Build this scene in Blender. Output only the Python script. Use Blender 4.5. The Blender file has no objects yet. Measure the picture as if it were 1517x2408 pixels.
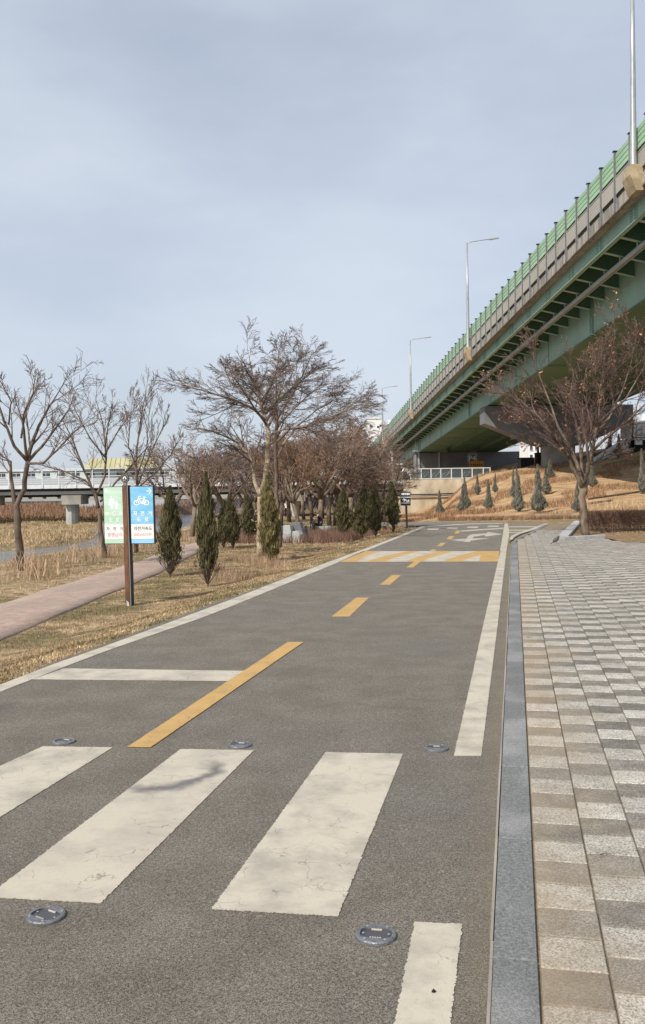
import bpy, math, random
import numpy as np
from mathutils import Vector, Matrix
sc = bpy.context.scene
R = math.radians
# ------------------------------------------------------------------ camera
EYE = Vector((0.0, 0.0, 1.5))
F = 2150.0; CX = 758.5; CY = 1204.0          # focal length and centre, in units of a 1517 x 2408 picture
PITCH = math.atan(52.0 / F); ROLL = R(0.86)
fw = Vector((0, math.cos(PITCH), -math.sin(PITCH)))
r0 = Vector((1, 0, 0)); u0 = Vector((0, math.sin(PITCH), math.cos(PITCH)))
rt = r0 * math.cos(ROLL) - u0 * math.sin(ROLL)
up = r0 * math.sin(ROLL) + u0 * math.cos(ROLL)
cam_d = bpy.data.cameras.new('camera'); cam = bpy.data.objects.new('camera', cam_d)
sc.collection.objects.link(cam); sc.camera = cam
cam.matrix_world = Matrix(((rt.x, up.x, -fw.x, EYE.x), (rt.y, up.y, -fw.y, EYE.y), (rt.z, up.z, -fw.z, EYE.z), (0, 0, 0, 1)))
cam_d.sensor_fit = 'HORIZONTAL'; cam_d.sensor_width = 36.0; cam_d.lens = 36.0 * F / 1517.0
cam_d.clip_start = 0.1; cam_d.clip_end = 6000
# ------------------------------------------------------------------ light
SUN_EL = 43.0
sh = Vector((0.64, 0.77, 0)).normalized()     # direction the shadows fall
SUN_AZ = math.atan2(-sh.x, -sh.y)
world = bpy.data.worlds.new('World'); sc.world = world; world.use_nodes = True
wn = world.node_tree.nodes; wl = world.node_tree.links; wn.clear()
wo = wn.new('ShaderNodeOutputWorld'); bg = wn.new('ShaderNodeBackground')
sky = wn.new('ShaderNodeTexSky'); sky.sky_type = 'NISHITA'; sky.sun_disc = False
sky.sun_elevation = R(SUN_EL); sky.sun_rotation = SUN_AZ % (2 * math.pi)
sky.air_density = 1.0; sky.dust_density = 1.6; sky.ozone_density = 2.0
tc = wn.new('ShaderNodeTexCoord'); mp = wn.new('ShaderNodeMapping'); mp.inputs['Scale'].default_value = (1.0, 1.0, 2.6)
mp.inputs['Rotation'].default_value = (0.15, 0.25, 0.4)
nz = wn.new('ShaderNodeTexNoise'); nz.inputs['Scale'].default_value = 1.9; nz.inputs['Detail'].default_value = 7; nz.inputs['Roughness'].default_value = 0.5
cr = wn.new('ShaderNodeValToRGB'); cr.color_ramp.elements[0].position = 0.36; cr.color_ramp.elements[1].position = 0.68
cr.color_ramp.elements[0].color = (0.52, 0.52, 0.52, 1); cr.color_ramp.elements[1].color = (0.88, 0.88, 0.88, 1)
mx = wn.new('ShaderNodeMix'); mx.data_type = 'RGBA'
mx.inputs[7].default_value = (6.75, 7.4, 8.4, 1)      # thin high cloud veil
wl.new(tc.outputs['Generated'], mp.inputs['Vector']); wl.new(mp.outputs[0], nz.inputs['Vector'])
wl.new(nz.outputs['Fac'], cr.inputs[0]); wl.new(cr.outputs[0], mx.inputs[0]); wl.new(sky.outputs[0], mx.inputs[6])
wl.new(mx.outputs[2], bg.inputs['Color']); bg.inputs['Strength'].default_value = 0.106
wl.new(bg.outputs[0], wo.inputs['Surface'])
sun_d = bpy.data.lights.new('sun', 'SUN'); sun = bpy.data.objects.new('sun', sun_d); sc.collection.objects.link(sun)
sun_d.energy = 4.7; sun_d.angle = R(0.55); sun_d.color = (1.0, 0.93, 0.82)
ldir = Vector((sh.x * math.cos(R(SUN_EL)), sh.y * math.cos(R(SUN_EL)), -math.sin(R(SUN_EL))))
sun.rotation_euler = ldir.to_track_quat('-Z', 'Y').to_euler(); sun.location = (-20, -25, 30)
sc.view_settings.view_transform = 'Standard'; sc.view_settings.look = 'None'; sc.view_settings.gamma = 1
sc.view_settings.exposure = 0.0; sc.view_settings.use_curve_mapping = False
# ------------------------------------------------------------------ where things are
def ray(px, py):
    return (fw + rt * ((px - CX) / F) + up * ((CY - py) / F))
def g(px, py, z=0.0):
    d = ray(px, py); t = (z - EYE.z) / d.z
    return EYE + d * t
def at(px, py, Y):
    d = ray(px, py); return EYE + d * (Y / d.y)
_v = ray(1210, 1145); AZ = math.atan2(_v.x, _v.y); CA, SA = math.cos(AZ), math.sin(AZ)
def ns(p): return (p.x * CA - p.y * SA, p.x * SA + p.y * CA)
def fromns(n, s, z=0.0): return Vector((n * CA + s * SA, -n * SA + s * CA, z))
def ss(t):
    t = np.clip(t, 0, 1); return t * t * (3 - 2 * t)
def hcrest(x):
    return np.interp(x, [6, 9.5, 13, 16.5, 20, 24, 31, 60], [-0.5, -0.2, 1.1, 2.4, 2.9, 3.3, 5.1, 5.6])
def zt(x, y):
    x = np.asarray(x, float); y = np.asarray(y, float)
    n = x * CA - y * SA; m = -3.9 - n
    left = -0.42 * ss(m / 2.2) - 0.85 * ss((y - 28) / 34) * ss((m - 0.5) / 3)
    z = left - 0.03
    rise = np.clip((y - 43.5) / 44.5, 0, 1)
    z = z + (hcrest(x) + 0.5) * ss((x - 2.0) / 8.0) * (rise ** 1.05) * ss((y - 43.5) / 3 + 0.3)
    z = np.where((y > 96.6) & (x > 8.7), np.maximum(z, 2.42), z)
    # river
    xb = np.interp(y, [0, 20, 27, 36, 50, 80, 120], [-10.6, -9.9, -9.5, -8.5, -9.0, -11.2, -13.2]) - 0.25 * np.sin(y / 2.3)
    riv = ss((xb - x) / 2.2)
    water = -3.1
    isl = ss((-x - 17.3 + 0.9 * np.sin(y / 5.0)) / 3.5) * ss((y - 59.5 + 0.35 * (-x - 20)) / 4.5) * (1 - ss((y - 82.5 - 0.1 * (-x - 20)) / 5))
    far = ss((-x - 21.5 - 1.2 * np.sin(y / 9.0)) / 4.0) * ss((y - 93) / 6)
    wz = water + 1.2 * isl + 1.5 * far + 1.0 * ss((y - 118) / 34) * far + 1.2 * ss((-x - 95) / 20)
    z = z * (1 - riv) + wz * riv
    z = z + (y < 150) * 0.018 * np.sin(x * 1.9 + y * 0.7) * np.sin(y * 1.3 - x * 0.4) * ss(m / 3 + 0 * x)
    return z
def gz(x, y): return float(zt(x, y))
def gt(px, py):
    d = ray(px, py); t = 3.0 / d.y
    while t * d.y < 500:
        p = EYE + d * t
        if p.z < gz(p.x, p.y): break
        t += 0.05 / d.y * max(1, t * d.y / 40)
    p = EYE + d * t; return Vector((p.x, p.y, gz(p.x, p.y)))
# ------------------------------------------------------------------ materials
def mk(name, c1, c2=None, scale=5.0, rough=0.8, bump=0.0, bscale=40.0, detail=4, tint=0.0, metal=0.0, c3=None, s3=0.5, f3=0.5, spec=0.4, stretch=None, lo=0.35, hi=0.65, speck=None, coord='P'):
    m = bpy.data.materials.new(name); m.use_nodes = True; t = m.node_tree; N = t.nodes; L = t.links
    b = N['Principled BSDF']; b.inputs['Roughness'].default_value = rough; b.inputs['Metallic'].default_value = metal
    b.inputs['Specular IOR Level'].default_value = spec
    if coord == 'P':
        gm = N.new('ShaderNodeNewGeometry'); pos = gm.outputs['Position']
    else:
        gm = N.new('ShaderNodeTexCoord'); pos = gm.outputs['Object']
    if stretch:
        mpn = N.new('ShaderNodeMapping'); mpn.inputs['Scale'].default_value = stretch; L.new(pos, mpn.inputs[0]); pos = mpn.outputs[0]
    col = None
    if c2 is None:
        rgb = N.new('ShaderNodeRGB'); rgb.outputs[0].default_value = (*c1, 1); col = rgb.outputs[0]
    else:
        n = N.new('ShaderNodeTexNoise'); n.inputs['Scale'].default_value = scale; n.inputs['Detail'].default_value = detail; L.new(pos, n.inputs['Vector'])
        r = N.new('ShaderNodeValToRGB'); r.color_ramp.elements[0].position = lo; r.color_ramp.elements[1].position = hi
        r.color_ramp.elements[0].color = (*c1, 1); r.color_ramp.elements[1].color = (*c2, 1); L.new(n.outputs['Fac'], r.inputs[0]); col = r.outputs[0]
    if c3 is not None:
        n = N.new('ShaderNodeTexNoise'); n.inputs['Scale'].default_value = s3; n.inputs['Detail'].default_value = 5; L.new(pos, n.inputs['Vector'])
        r = N.new('ShaderNodeMapRange'); r.inputs[1].default_value = 0.46; r.inputs[2].default_value = 0.62; r.inputs[4].default_value = f3; L.new(n.outputs['Fac'], r.inputs[0])
        x = N.new('ShaderNodeMix'); x.data_type = 'RGBA'; L.new(r.outputs[0], x.inputs[0]); L.new(col, x.inputs[6]); x.inputs[7].default_value = (*c3, 1); col = x.outputs[2]
    if speck:
        v = N.new('ShaderNodeTexVoronoi'); v.inputs['Scale'].default_value = speck[0]; L.new(pos, v.inputs['Vector'])
        sp = N.new('ShaderNodeSeparateColor'); L.new(v.outputs['Color'], sp.inputs[0])
        r = N.new('ShaderNodeMapRange'); r.inputs[3].default_value = 1 - speck[1]; r.inputs[4].default_value = 1 + speck[1]; L.new(sp.outputs[0], r.inputs[0])
        x = N.new('ShaderNodeMix'); x.data_type = 'RGBA'; x.blend_type = 'MULTIPLY'; x.inputs[0].default_value = 1; L.new(col, x.inputs[6]); L.new(r.outputs[0], x.inputs[7]); col = x.outputs[2]
    if tint:
        a = N.new('ShaderNodeAttribute'); a.attribute_name = 'tint'
        r = N.new('ShaderNodeMapRange'); r.inputs[3].default_value = 1 - tint; r.inputs[4].default_value = 1 + tint; L.new(a.outputs['Fac'], r.inputs[0])
        x = N.new('ShaderNodeMix'); x.data_type = 'RGBA'; x.blend_type = 'MULTIPLY'; x.inputs[0].default_value = 1; L.new(col, x.inputs[6]); L.new(r.outputs[0], x.inputs[7]); col = x.outputs[2]
    L.new(col, b.inputs['Base Color'])
    if bump:
        n = N.new('ShaderNodeTexNoise'); n.inputs['Scale'].default_value = bscale; n.inputs['Detail'].default_value = 4; L.new(pos, n.inputs['Vector'])
        bp = N.new('ShaderNodeBump'); bp.inputs['Strength'].default_value = bump; bp.inputs['Distance'].default_value = 0.02; L.new(n.outputs['Fac'], bp.inputs['Height']); L.new(bp.outputs[0], b.inputs['Normal'])
    return m
M = {}
M['ground'] = mk('dry_ground', (0.17, 0.12, 0.075), (0.42, 0.31, 0.185), 5.0, 0.95, 0.8, 25, detail=8, c3=(0.14, 0.12, 0.06), s3=0.9, f3=0.75, spec=0.1)
def sandy():
    t = M['ground'].node_tree; N = t.nodes; L = t.links; b = N['Principled BSDF']; col = b.inputs['Base Color'].links[0].from_socket
    gm = N.new('ShaderNodeNewGeometry'); sp = N.new('ShaderNodeSeparateXYZ'); L.new(gm.outputs['Position'], sp.inputs[0])
    ry = N.new('ShaderNodeMapRange'); ry.inputs[1].default_value = 43.2; ry.inputs[2].default_value = 44.5; L.new(sp.outputs[1], ry.inputs[0])
    rx = N.new('ShaderNodeMapRange'); rx.inputs[1].default_value = 2.5; rx.inputs[2].default_value = 4.5; L.new(sp.outputs[0], rx.inputs[0])
    n = N.new('ShaderNodeTexNoise'); n.inputs['Scale'].default_value = 0.8; n.inputs['Detail'].default_value = 8; L.new(gm.outputs['Position'], n.inputs['Vector'])
    r = N.new('ShaderNodeValToRGB'); r.color_ramp.elements[0].position = 0.35; r.color_ramp.elements[1].position = 0.65; r.color_ramp.elements[0].color = (0.33, 0.21, 0.12, 1); r.color_ramp.elements[1].color = (0.54, 0.37, 0.215, 1); L.new(n.outputs['Fac'], r.inputs[0])
    mm = N.new('ShaderNodeMath'); mm.operation = 'MULTIPLY'; L.new(ry.outputs[0], mm.inputs[0]); L.new(rx.outputs[0], mm.inputs[1])
    x = N.new('ShaderNodeMix'); x.data_type = 'RGBA'; L.new(mm.outputs[0], x.inputs[0]); L.new(col, x.inputs[6]); L.new(r.outputs[0], x.inputs[7]); L.new(x.outputs[2], b.inputs['Base Color'])
sandy()
def levee():
    t = M['ground'].node_tree; N = t.nodes; L = t.links; b = N['Principled BSDF']; col = b.inputs['Base Color'].links[0].from_socket
    gm = N.new('ShaderNodeNewGeometry'); sp = N.new('ShaderNodeSeparateXYZ'); L.new(gm.outputs['Position'], sp.inputs[0])
    ry = N.new('ShaderNodeMapRange'); ry.inputs[1].default_value = 112; ry.inputs[2].default_value = 120; L.new(sp.outputs[1], ry.inputs[0])
    rx = N.new('ShaderNodeMapRange'); rx.inputs[1].default_value = -4; rx.inputs[2].default_value = -12; L.new(sp.outputs[0], rx.inputs[0])
    mm = N.new('ShaderNodeMath'); mm.operation = 'MULTIPLY'; L.new(ry.outputs[0], mm.inputs[0]); L.new(rx.outputs[0], mm.inputs[1])
    x = N.new('ShaderNodeMix'); x.data_type = 'RGBA'; L.new(mm.outputs[0], x.inputs[0]); L.new(col, x.inputs[6]); x.inputs[7].default_value = (0.20, 0.14, 0.11, 1); L.new(x.outputs[2], b.inputs['Base Color'])
levee()
M['path'] = mk('pink_path', (0.33, 0.245, 0.20), (0.42, 0.315, 0.26), 6.0, 0.9, 0.4, 90, c3=(0.29, 0.24, 0.205), s3=0.7, f3=0.5, speck=(60, 0.14), spec=0.2)
M['soil'] = mk('soil', (0.17, 0.115, 0.07), (0.32, 0.22, 0.13), 9, 0.95, 1.0, 30, spec=0.1)
def asphalt():
    m = mk('asphalt', (0.172, 0.152, 0.124), (0.220, 0.196, 0.163), 2.6, 0.86, 0.7, 300, detail=10, c3=(0.178, 0.166, 0.154), s3=0.33, f3=0.4, speck=(250, 0.6), spec=0.35)
    t = m.node_tree; N = t.nodes; L = t.links; b = N['Principled BSDF']; col = b.inputs['Base Color'].links[0].from_socket
    gm = N.new('ShaderNodeNewGeometry')
    # pale stone chips
    v = N.new('ShaderNodeTexVoronoi'); v.inputs['Scale'].default_value = 120; L.new(gm.outputs['Position'], v.inputs['Vector'])
    sp = N.new('ShaderNodeSeparateColor'); L.new(v.outputs['Color'], sp.inputs[0])
    r = N.new('ShaderNodeMapRange'); r.inputs[1].default_value = 0.975; r.inputs[2].default_value = 0.99; r.inputs[4].default_value = 0.5; L.new(sp.outputs[0], r.inputs[0])
    x = N.new('ShaderNodeMix'); x.data_type = 'RGBA'; L.new(r.outputs[0], x.inputs[0]); L.new(col, x.inputs[6]); x.inputs[7].default_value = (0.42, 0.39, 0.34, 1)
    # dust gathered along the kerb
    dt = N.new('ShaderNodeVectorMath'); dt.operation = 'DOT_PRODUCT'; L.new(gm.outputs['Position'], dt.inputs[0]); dt.inputs[1].default_value = (CA, -SA, 0)
    n = N.new('ShaderNodeTexNoise'); n.inputs['Scale'].default_value = 5; n.inputs['Detail'].default_value = 6; L.new(gm.outputs['Position'], n.inputs['Vector'])
    ad = N.new('ShaderNodeMath'); ad.operation = 'MULTIPLY_ADD'; L.new(n.outputs['Fac'], ad.inputs[0]); ad.inputs[1].default_value = 0.22; L.new(dt.outputs['Value'], ad.inputs[2])
    r2 = N.new('ShaderNodeMapRange'); r2.inputs[1].default_value = -0.14; r2.inputs[2].default_value = 0.05; r2.inputs[4].default_value = 0.4; L.new(ad.outputs[0], r2.inputs[0])
    y = N.new('ShaderNodeMix'); y.data_type = 'RGBA'; L.new(r2.outputs[0], y.inputs[0]); L.new(x.outputs[2], y.inputs[6]); y.inputs[7].default_value = (0.26, 0.205, 0.14, 1)
    L.new(y.outputs[2], b.inputs['Base Color']); return m
M['asphalt'] = asphalt()
def paint(name, c, dirt, wear=0.35, arc=None):
    m = bpy.data.materials.new(name); m.use_nodes = True; t = m.node_tree; N = t.nodes; L = t.links; b = N['Principled BSDF']
    b.inputs['Roughness'].default_value = 0.7; b.inputs['Specular IOR Level'].default_value = 0.3
    gm = N.new('ShaderNodeNewGeometry'); P = gm.outputs['Position']
    n = N.new('ShaderNodeTexNoise'); n.inputs['Scale'].default_value = 3.2; n.inputs['Detail'].default_value = 9; n.inputs['Roughness'].default_value = 0.65; L.new(P, n.inputs['Vector'])
    r = N.new('ShaderNodeValToRGB'); r.color_ramp.elements[0].position = 0.36; r.color_ramp.elements[1].position = 0.56
    r.color_ramp.elements[0].color = (*dirt, 1); r.color_ramp.elements[1].color = (*c, 1); L.new(n.outputs['Fac'], r.inputs[0]); col = r.outputs[0]
    # fine cracks with breaks in them
    nd = N.new('ShaderNodeTexNoise'); nd.inputs['Scale'].default_value = 9; nd.inputs['Detail'].default_value = 5; L.new(P, nd.inputs['Vector'])
    va = N.new('ShaderNodeVectorMath'); va.operation = 'SCALE'; va.inputs['Scale'].default_value = 0.16; L.new(nd.outputs['Color'], va.inputs[0])
    vs = N.new('ShaderNodeVectorMath'); vs.operation = 'ADD'; L.new(P, vs.inputs[0]); L.new(va.outputs[0], vs.inputs[1])
    v = N.new('ShaderNodeTexVoronoi'); v.feature = 'DISTANCE_TO_EDGE'; v.inputs['Scale'].default_value = 7.0; L.new(vs.outputs[0], v.inputs['Vector'])
    rc = N.new('ShaderNodeMapRange'); rc.inputs[1].default_value = 0.004; rc.inputs[2].default_value = 0.017; rc.inputs[3].default_value = 1; rc.inputs[4].default_value = 0; L.new(v.outputs['Distance'], rc.inputs[0])
    n2 = N.new('ShaderNodeTexNoise'); n2.inputs['Scale'].default_value = 6; n2.inputs['Detail'].default_value = 3; L.new(P, n2.inputs['Vector'])
    rm = N.new('ShaderNodeMapRange'); rm.inputs[1].default_value = 0.47; rm.inputs[2].default_value = 0.60; rm.inputs[4].default_value = 0.6; L.new(n2.outputs['Fac'], rm.inputs[0])
    mu = N.new('ShaderNodeMath'); mu.operation = 'MULTIPLY'; L.new(rc.outputs[0], mu.inputs[0]); L.new(rm.outputs[0], mu.inputs[1])
    x = N.new('ShaderNodeMix'); x.data_type = 'RGBA'; L.new(mu.outputs[0], x.inputs[0]); L.new(col, x.inputs[6]); x.inputs[7].default_value = (0.13, 0.11, 0.09, 1); col = x.outputs[2]
    # worn pinholes that show the asphalt
    n3 = N.new('ShaderNodeTexNoise'); n3.inputs['Scale'].default_value = 120; n3.inputs['Detail'].default_value = 2; L.new(P, n3.inputs['Vector'])
    r3 = N.new('ShaderNodeMapRange'); r3.inputs[1].default_value = 0.62; r3.inputs[2].default_value = 0.72; r3.inputs[4].default_value = wear; L.new(n3.outputs['Fac'], r3.inputs[0])
    x = N.new('ShaderNodeMix'); x.data_type = 'RGBA'; L.new(r3.outputs[0], x.inputs[0]); L.new(col, x.inputs[6]); x.inputs[7].default_value = (0.22, 0.19, 0.16, 1); col = x.outputs[2]
    if arc:   # dark tyre scuff in an arc: centre, radius, width, start direction
        (ax, ay, rad, wid, dx, dy) = arc
        sx = N.new('ShaderNodeVectorMath'); sx.operation = 'SUBTRACT'; L.new(vs.outputs[0], sx.inputs[0]); sx.inputs[1].default_value = (ax + 0.08, ay + 0.08, 0)
        mz = N.new('ShaderNodeVectorMath'); mz.operation = 'MULTIPLY'; mz.inputs[1].default_value = (1, 1, 0); L.new(sx.outputs[0], mz.inputs[0])
        ln = N.new('ShaderNodeVectorMath'); ln.operation = 'LENGTH'; L.new(mz.outputs[0], ln.inputs[0])
        sb = N.new('ShaderNodeMath'); sb.operation = 'SUBTRACT'; L.new(ln.outputs['Value'], sb.inputs[0]); sb.inputs[1].default_value = rad
        ab = N.new('ShaderNodeMath'); ab.operation = 'ABSOLUTE'; L.new(sb.outputs[0], ab.inputs[0])
        ra = N.new('ShaderNodeMapRange'); ra.interpolation_type = 'SMOOTHSTEP'; ra.inputs[1].default_value = 0; ra.inputs[2].default_value = wid; ra.inputs[3].default_value = 1; ra.inputs[4].default_value = 0; L.new(ab.outputs[0], ra.inputs[0])
        nm = N.new('ShaderNodeVectorMath'); nm.operation = 'NORMALIZE'; L.new(mz.outputs[0], nm.inputs[0])
        dp = N.new('ShaderNodeVectorMath'); dp.operation = 'DOT_PRODUCT'; L.new(nm.outputs[0], dp.inputs[0]); dp.inputs[1].default_value = (dx, dy, 0)
        rd = N.new('ShaderNodeMapRange'); rd.interpolation_type = 'SMOOTHSTEP'; rd.inputs[1].default_value = 0.1; rd.inputs[2].default_value = 0.75; L.new(dp.outputs['Value'], rd.inputs[0])
        mm = N.new('ShaderNodeMath'); mm.operation = 'MULTIPLY'; L.new(ra.outputs[0], mm.inputs[0]); L.new(rd.outputs[0], mm.inputs[1])
        m2 = N.new('ShaderNodeMath'); m2.operation = 'MULTIPLY'; L.new(mm.outputs[0], m2.inputs[0]); m2.inputs[1].default_value = 1.0
        x = N.new('ShaderNodeMix'); x.data_type = 'RGBA'; L.new(m2.outputs[0], x.inputs[0]); L.new(col, x.inputs[6]); x.inputs[7].default_value = (0.155, 0.145, 0.14, 1); col = x.outputs[2]
    L.new(col, b.inputs['Base Color'])
    bp = N.new('ShaderNodeBump'); bp.inputs['Strength'].default_value = 0.12; bp.inputs['Distance'].default_value = 0.006; L.new(n3.outputs['Fac'], bp.inputs['Height']); L.new(bp.outputs[0], b.inputs['Normal'])
    return m
M['white_paint'] = paint('white_road_paint', (0.50, 0.455, 0.375), (0.345, 0.315, 0.265))
_a = g(385, 1815); 
M['white_scuffed'] = paint('white_scuffed_paint', (0.49, 0.445, 0.365), (0.39, 0.355, 0.30), 0.35, (_a.x - 0.03, _a.y + 0.02, 0.30, 0.085, 0.75, -0.65))
M['yellow_paint'] = paint('yellow_road_paint', (0.50, 0.315, 0.115), (0.41, 0.265, 0.105), 0.4)
M['kerb'] = mk('kerb_granite', (0.135, 0.139, 0.140), (0.200, 0.204, 0.203), 60, 0.75, 0.3, 200, c3=(0.31, 0.315, 0.31), s3=2.2, f3=0.5, speck=(220, 0.28), tint=0.12)
def paver_mat(name, a, b_):
    m = mk(name, a, b_, 9, 0.95, 0.25, 320, detail=9, speck=(200, 0.42), tint=0.16, spec=0.1)
    t = m.node_tree; N = t.nodes; L = t.links; b = N['Principled BSDF']; col = b.inputs['Base Color'].links[0].from_socket
    gm = N.new('ShaderNodeNewGeometry')
    # dark pores and grit
    v = N.new('ShaderNodeTexVoronoi'); v.inputs['Scale'].default_value = 150; L.new(gm.outputs['Position'], v.inputs['Vector'])
    sp = N.new('ShaderNodeSeparateColor'); L.new(v.outputs['Color'], sp.inputs[0])
    r = N.new('ShaderNodeMapRange'); r.inputs[1].default_value = 0.86; r.inputs[2].default_value = 0.92; r.inputs[4].default_value = 0.7; L.new(sp.outputs[1], r.inputs[0])
    x = N.new('ShaderNodeMix'); x.data_type = 'RGBA'; L.new(r.outputs[0], x.inputs[0]); L.new(col, x.inputs[6]); x.inputs[7].default_value = (0.14, 0.12, 0.10, 1)
    # brown silt washed over the stones next to the kerb
    dt = N.new('ShaderNodeVectorMath'); dt.operation = 'DOT_PRODUCT'; L.new(gm.outputs['Position'], dt.inputs[0]); dt.inputs[1].default_value = (CA, -SA, 0)
    n = N.new('ShaderNodeTexNoise'); n.inputs['Scale'].default_value = 1.6; n.inputs['Detail'].default_value = 4; L.new(gm.outputs['Position'], n.inputs['Vector'])
    ad = N.new('ShaderNodeMath'); ad.operation = 'MULTIPLY_ADD'; L.new(n.outputs['Fac'], ad.inputs[0]); ad.inputs[1].default_value = -1.3; L.new(dt.outputs['Value'], ad.inputs[2])
    r2 = N.new('ShaderNodeMapRange'); r2.inputs[1].default_value = -0.65; r2.inputs[2].default_value = -0.1; r2.inputs[3].default_value = 0.5; r2.inputs[4].default_value = 0; L.new(ad.outputs[0], r2.inputs[0])
    y = N.new('ShaderNodeMix'); y.data_type = 'RGBA'; L.new(r2.outputs[0], y.inputs[0]); L.new(x.outputs[2], y.inputs[6]); y.inputs[7].default_value = (0.36, 0.28, 0.185, 1)
    L.new(y.outputs[2], b.inputs['Base Color']); return m
M['paver_light'] = paver_mat('paver_light', (0.35, 0.33, 0.295), (0.46, 0.44, 0.40))
M['paver_dark'] = paver_mat('paver_dark', (0.170, 0.158, 0.140), (0.240, 0.225, 0.203))
M['joint'] = mk('joint_sand', (0.20, 0.155, 0.10), (0.27, 0.21, 0.145), 30, 0.95, 0.5, 100)
M['concrete'] = mk('concrete', (0.27, 0.25, 0.22), (0.36, 0.34, 0.30), 1.2, 0.9, 0.3, 30, detail=7, c3=(0.17, 0.15, 0.13), s3=0.5, f3=0.4, tint=0.08)
M['parapet'] = mk('parapet_concrete', (0.27, 0.25, 0.215), (0.40, 0.375, 0.33), 1.2, 0.9, 0.25, 30, detail=8, tint=0.12, stretch=(3, 3, 0.35), c3=(0.13, 0.115, 0.10), s3=1.6, f3=0.75)
M['drip'] = mk('stained_drip_edge', (0.12, 0.095, 0.075), (0.22, 0.18, 0.15), 2.5, 0.9, c3=(0.3, 0.27, 0.23), s3=1.5, f3=0.5)
M['tan_concrete'] = mk('tan_concrete', (0.34, 0.27, 0.17), (0.48, 0.39, 0.26), 2.0, 0.9, 0.4, 30, c3=(0.2, 0.15, 0.09), s3=2.5, f3=0.5)
M['wall_concrete'] = mk('weathered_wall', (0.44, 0.37, 0.27), (0.60, 0.54, 0.43), 1.0, 0.9, 0.3, 20, detail=8, stretch=(1, 1, 0.5), c3=(0.28, 0.23, 0.17), s3=0.8, f3=0.7)
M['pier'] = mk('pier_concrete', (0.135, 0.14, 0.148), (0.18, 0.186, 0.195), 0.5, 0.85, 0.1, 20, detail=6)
M['green_panel'] = mk('light_green_panel', (0.28, 0.455, 0.285), (0.33, 0.50, 0.33), 0.8, 0.55, tint=0.12)
M['beige_panel'] = mk('beige_panel', (0.33, 0.315, 0.27), (0.38, 0.36, 0.31), 0.6, 0.6, tint=0.1)
M['post_steel'] = mk('grey_post_steel', (0.22, 0.225, 0.23), (0.30, 0.30, 0.31), 6, 0.5, metal=0.3)
M['dark_gap'] = mk('dark_rubber', (0.02, 0.02, 0.02), rough=0.9)
M['cream_strip'] = mk('cream_strip', (0.72, 0.69, 0.60), rough=0.5)
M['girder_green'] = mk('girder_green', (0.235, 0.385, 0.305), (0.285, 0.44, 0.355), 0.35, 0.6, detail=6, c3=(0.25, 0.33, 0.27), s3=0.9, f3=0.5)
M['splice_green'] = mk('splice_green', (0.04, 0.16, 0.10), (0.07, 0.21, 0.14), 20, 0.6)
M['shaded_green'] = mk('shaded_green', (0.075, 0.15, 0.095), (0.10, 0.19, 0.12), 0.3, 0.7)  # girder green darkened: the shade below the deck is painted into the colour
M['bed_stone'] = mk('pale_kerb_stone', (0.38, 0.385, 0.39), (0.48, 0.485, 0.485), 12, 0.85, 0.2, 80, tint=0.1)
M['pipe'] = mk('pipe_grey', (0.27, 0.32, 0.33), (0.35, 0.40, 0.41), 1.0, 0.5)
M['galv'] = mk('galvanised_steel', (0.30, 0.315, 0.32), (0.42, 0.435, 0.44), 3.0, 0.4, metal=0.35, stretch=(6, 6, 0.8))
M['white_steel'] = mk('white_steel', (0.56, 0.58, 0.60), (0.66, 0.68, 0.70), 3, 0.5)
M['lamp_glass'] = mk('lamp_lens', (0.5, 0.5, 0.5), rough=0.2)
M['bark_tan'] = mk('bark_tan', (0.25, 0.185, 0.125), (0.50, 0.41, 0.31), 9, 0.95, 0.9, 40, detail=8, stretch=(1, 1, 0.6), coord='O')
M['bark_dark'] = mk('bark_dark', (0.07, 0.05, 0.04), (0.19, 0.145, 0.11), 8, 0.95, 0.9, 40, detail=8, stretch=(1, 1, 0.4), coord='O')
M['bark_brown'] = mk('bark_brown', (0.10, 0.075, 0.055), (0.25, 0.19, 0.14), 8, 0.95, 0.9, 40, detail=8, stretch=(1, 1, 0.4), coord='O')
M['twig_maroon'] = mk('twig_maroon', (0.085, 0.05, 0.04), (0.18, 0.12, 0.10), 2, 0.9, tint=0.35)
M['twig_russet'] = mk('twig_russet', (0.17, 0.10, 0.06), (0.30, 0.19, 0.12), 2, 0.9, tint=0.35)
M['twig_dark'] = mk('twig_dark', (0.11, 0.08, 0.065), (0.22, 0.165, 0.135), 3, 0.9, tint=0.3)
M['twig'] = mk('twig', (0.13, 0.095, 0.075), (0.24, 0.18, 0.14), 3, 0.9, tint=0.3)
M['twig_red'] = mk('twig_red', (0.17, 0.115, 0.09), (0.28, 0.20, 0.155), 1.5, 0.9, tint=0.35)
M['dead_leaf'] = mk('dead_leaf', (0.20, 0.09, 0.04), (0.42, 0.23, 0.12), 4, 0.8, tint=0.35)
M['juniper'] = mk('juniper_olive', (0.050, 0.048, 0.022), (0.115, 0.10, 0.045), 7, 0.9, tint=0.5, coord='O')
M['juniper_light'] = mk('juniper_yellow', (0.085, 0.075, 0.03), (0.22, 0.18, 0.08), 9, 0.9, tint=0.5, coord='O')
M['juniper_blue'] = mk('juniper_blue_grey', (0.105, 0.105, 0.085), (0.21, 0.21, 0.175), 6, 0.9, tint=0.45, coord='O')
M['grass'] = mk('dry_grass', (0.20, 0.145, 0.085), (0.58, 0.445, 0.27), 2.2, 0.9, tint=0.65, detail=9, lo=0.38, hi=0.62, c3=(0.13, 0.13, 0.06), s3=0.9, f3=0.9, spec=0.1)
M['sand_grass'] = mk('sand_grass', (0.38, 0.25, 0.13), (0.58, 0.41, 0.24), 0.6, 0.9, tint=0.4, spec=0.1)
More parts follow.
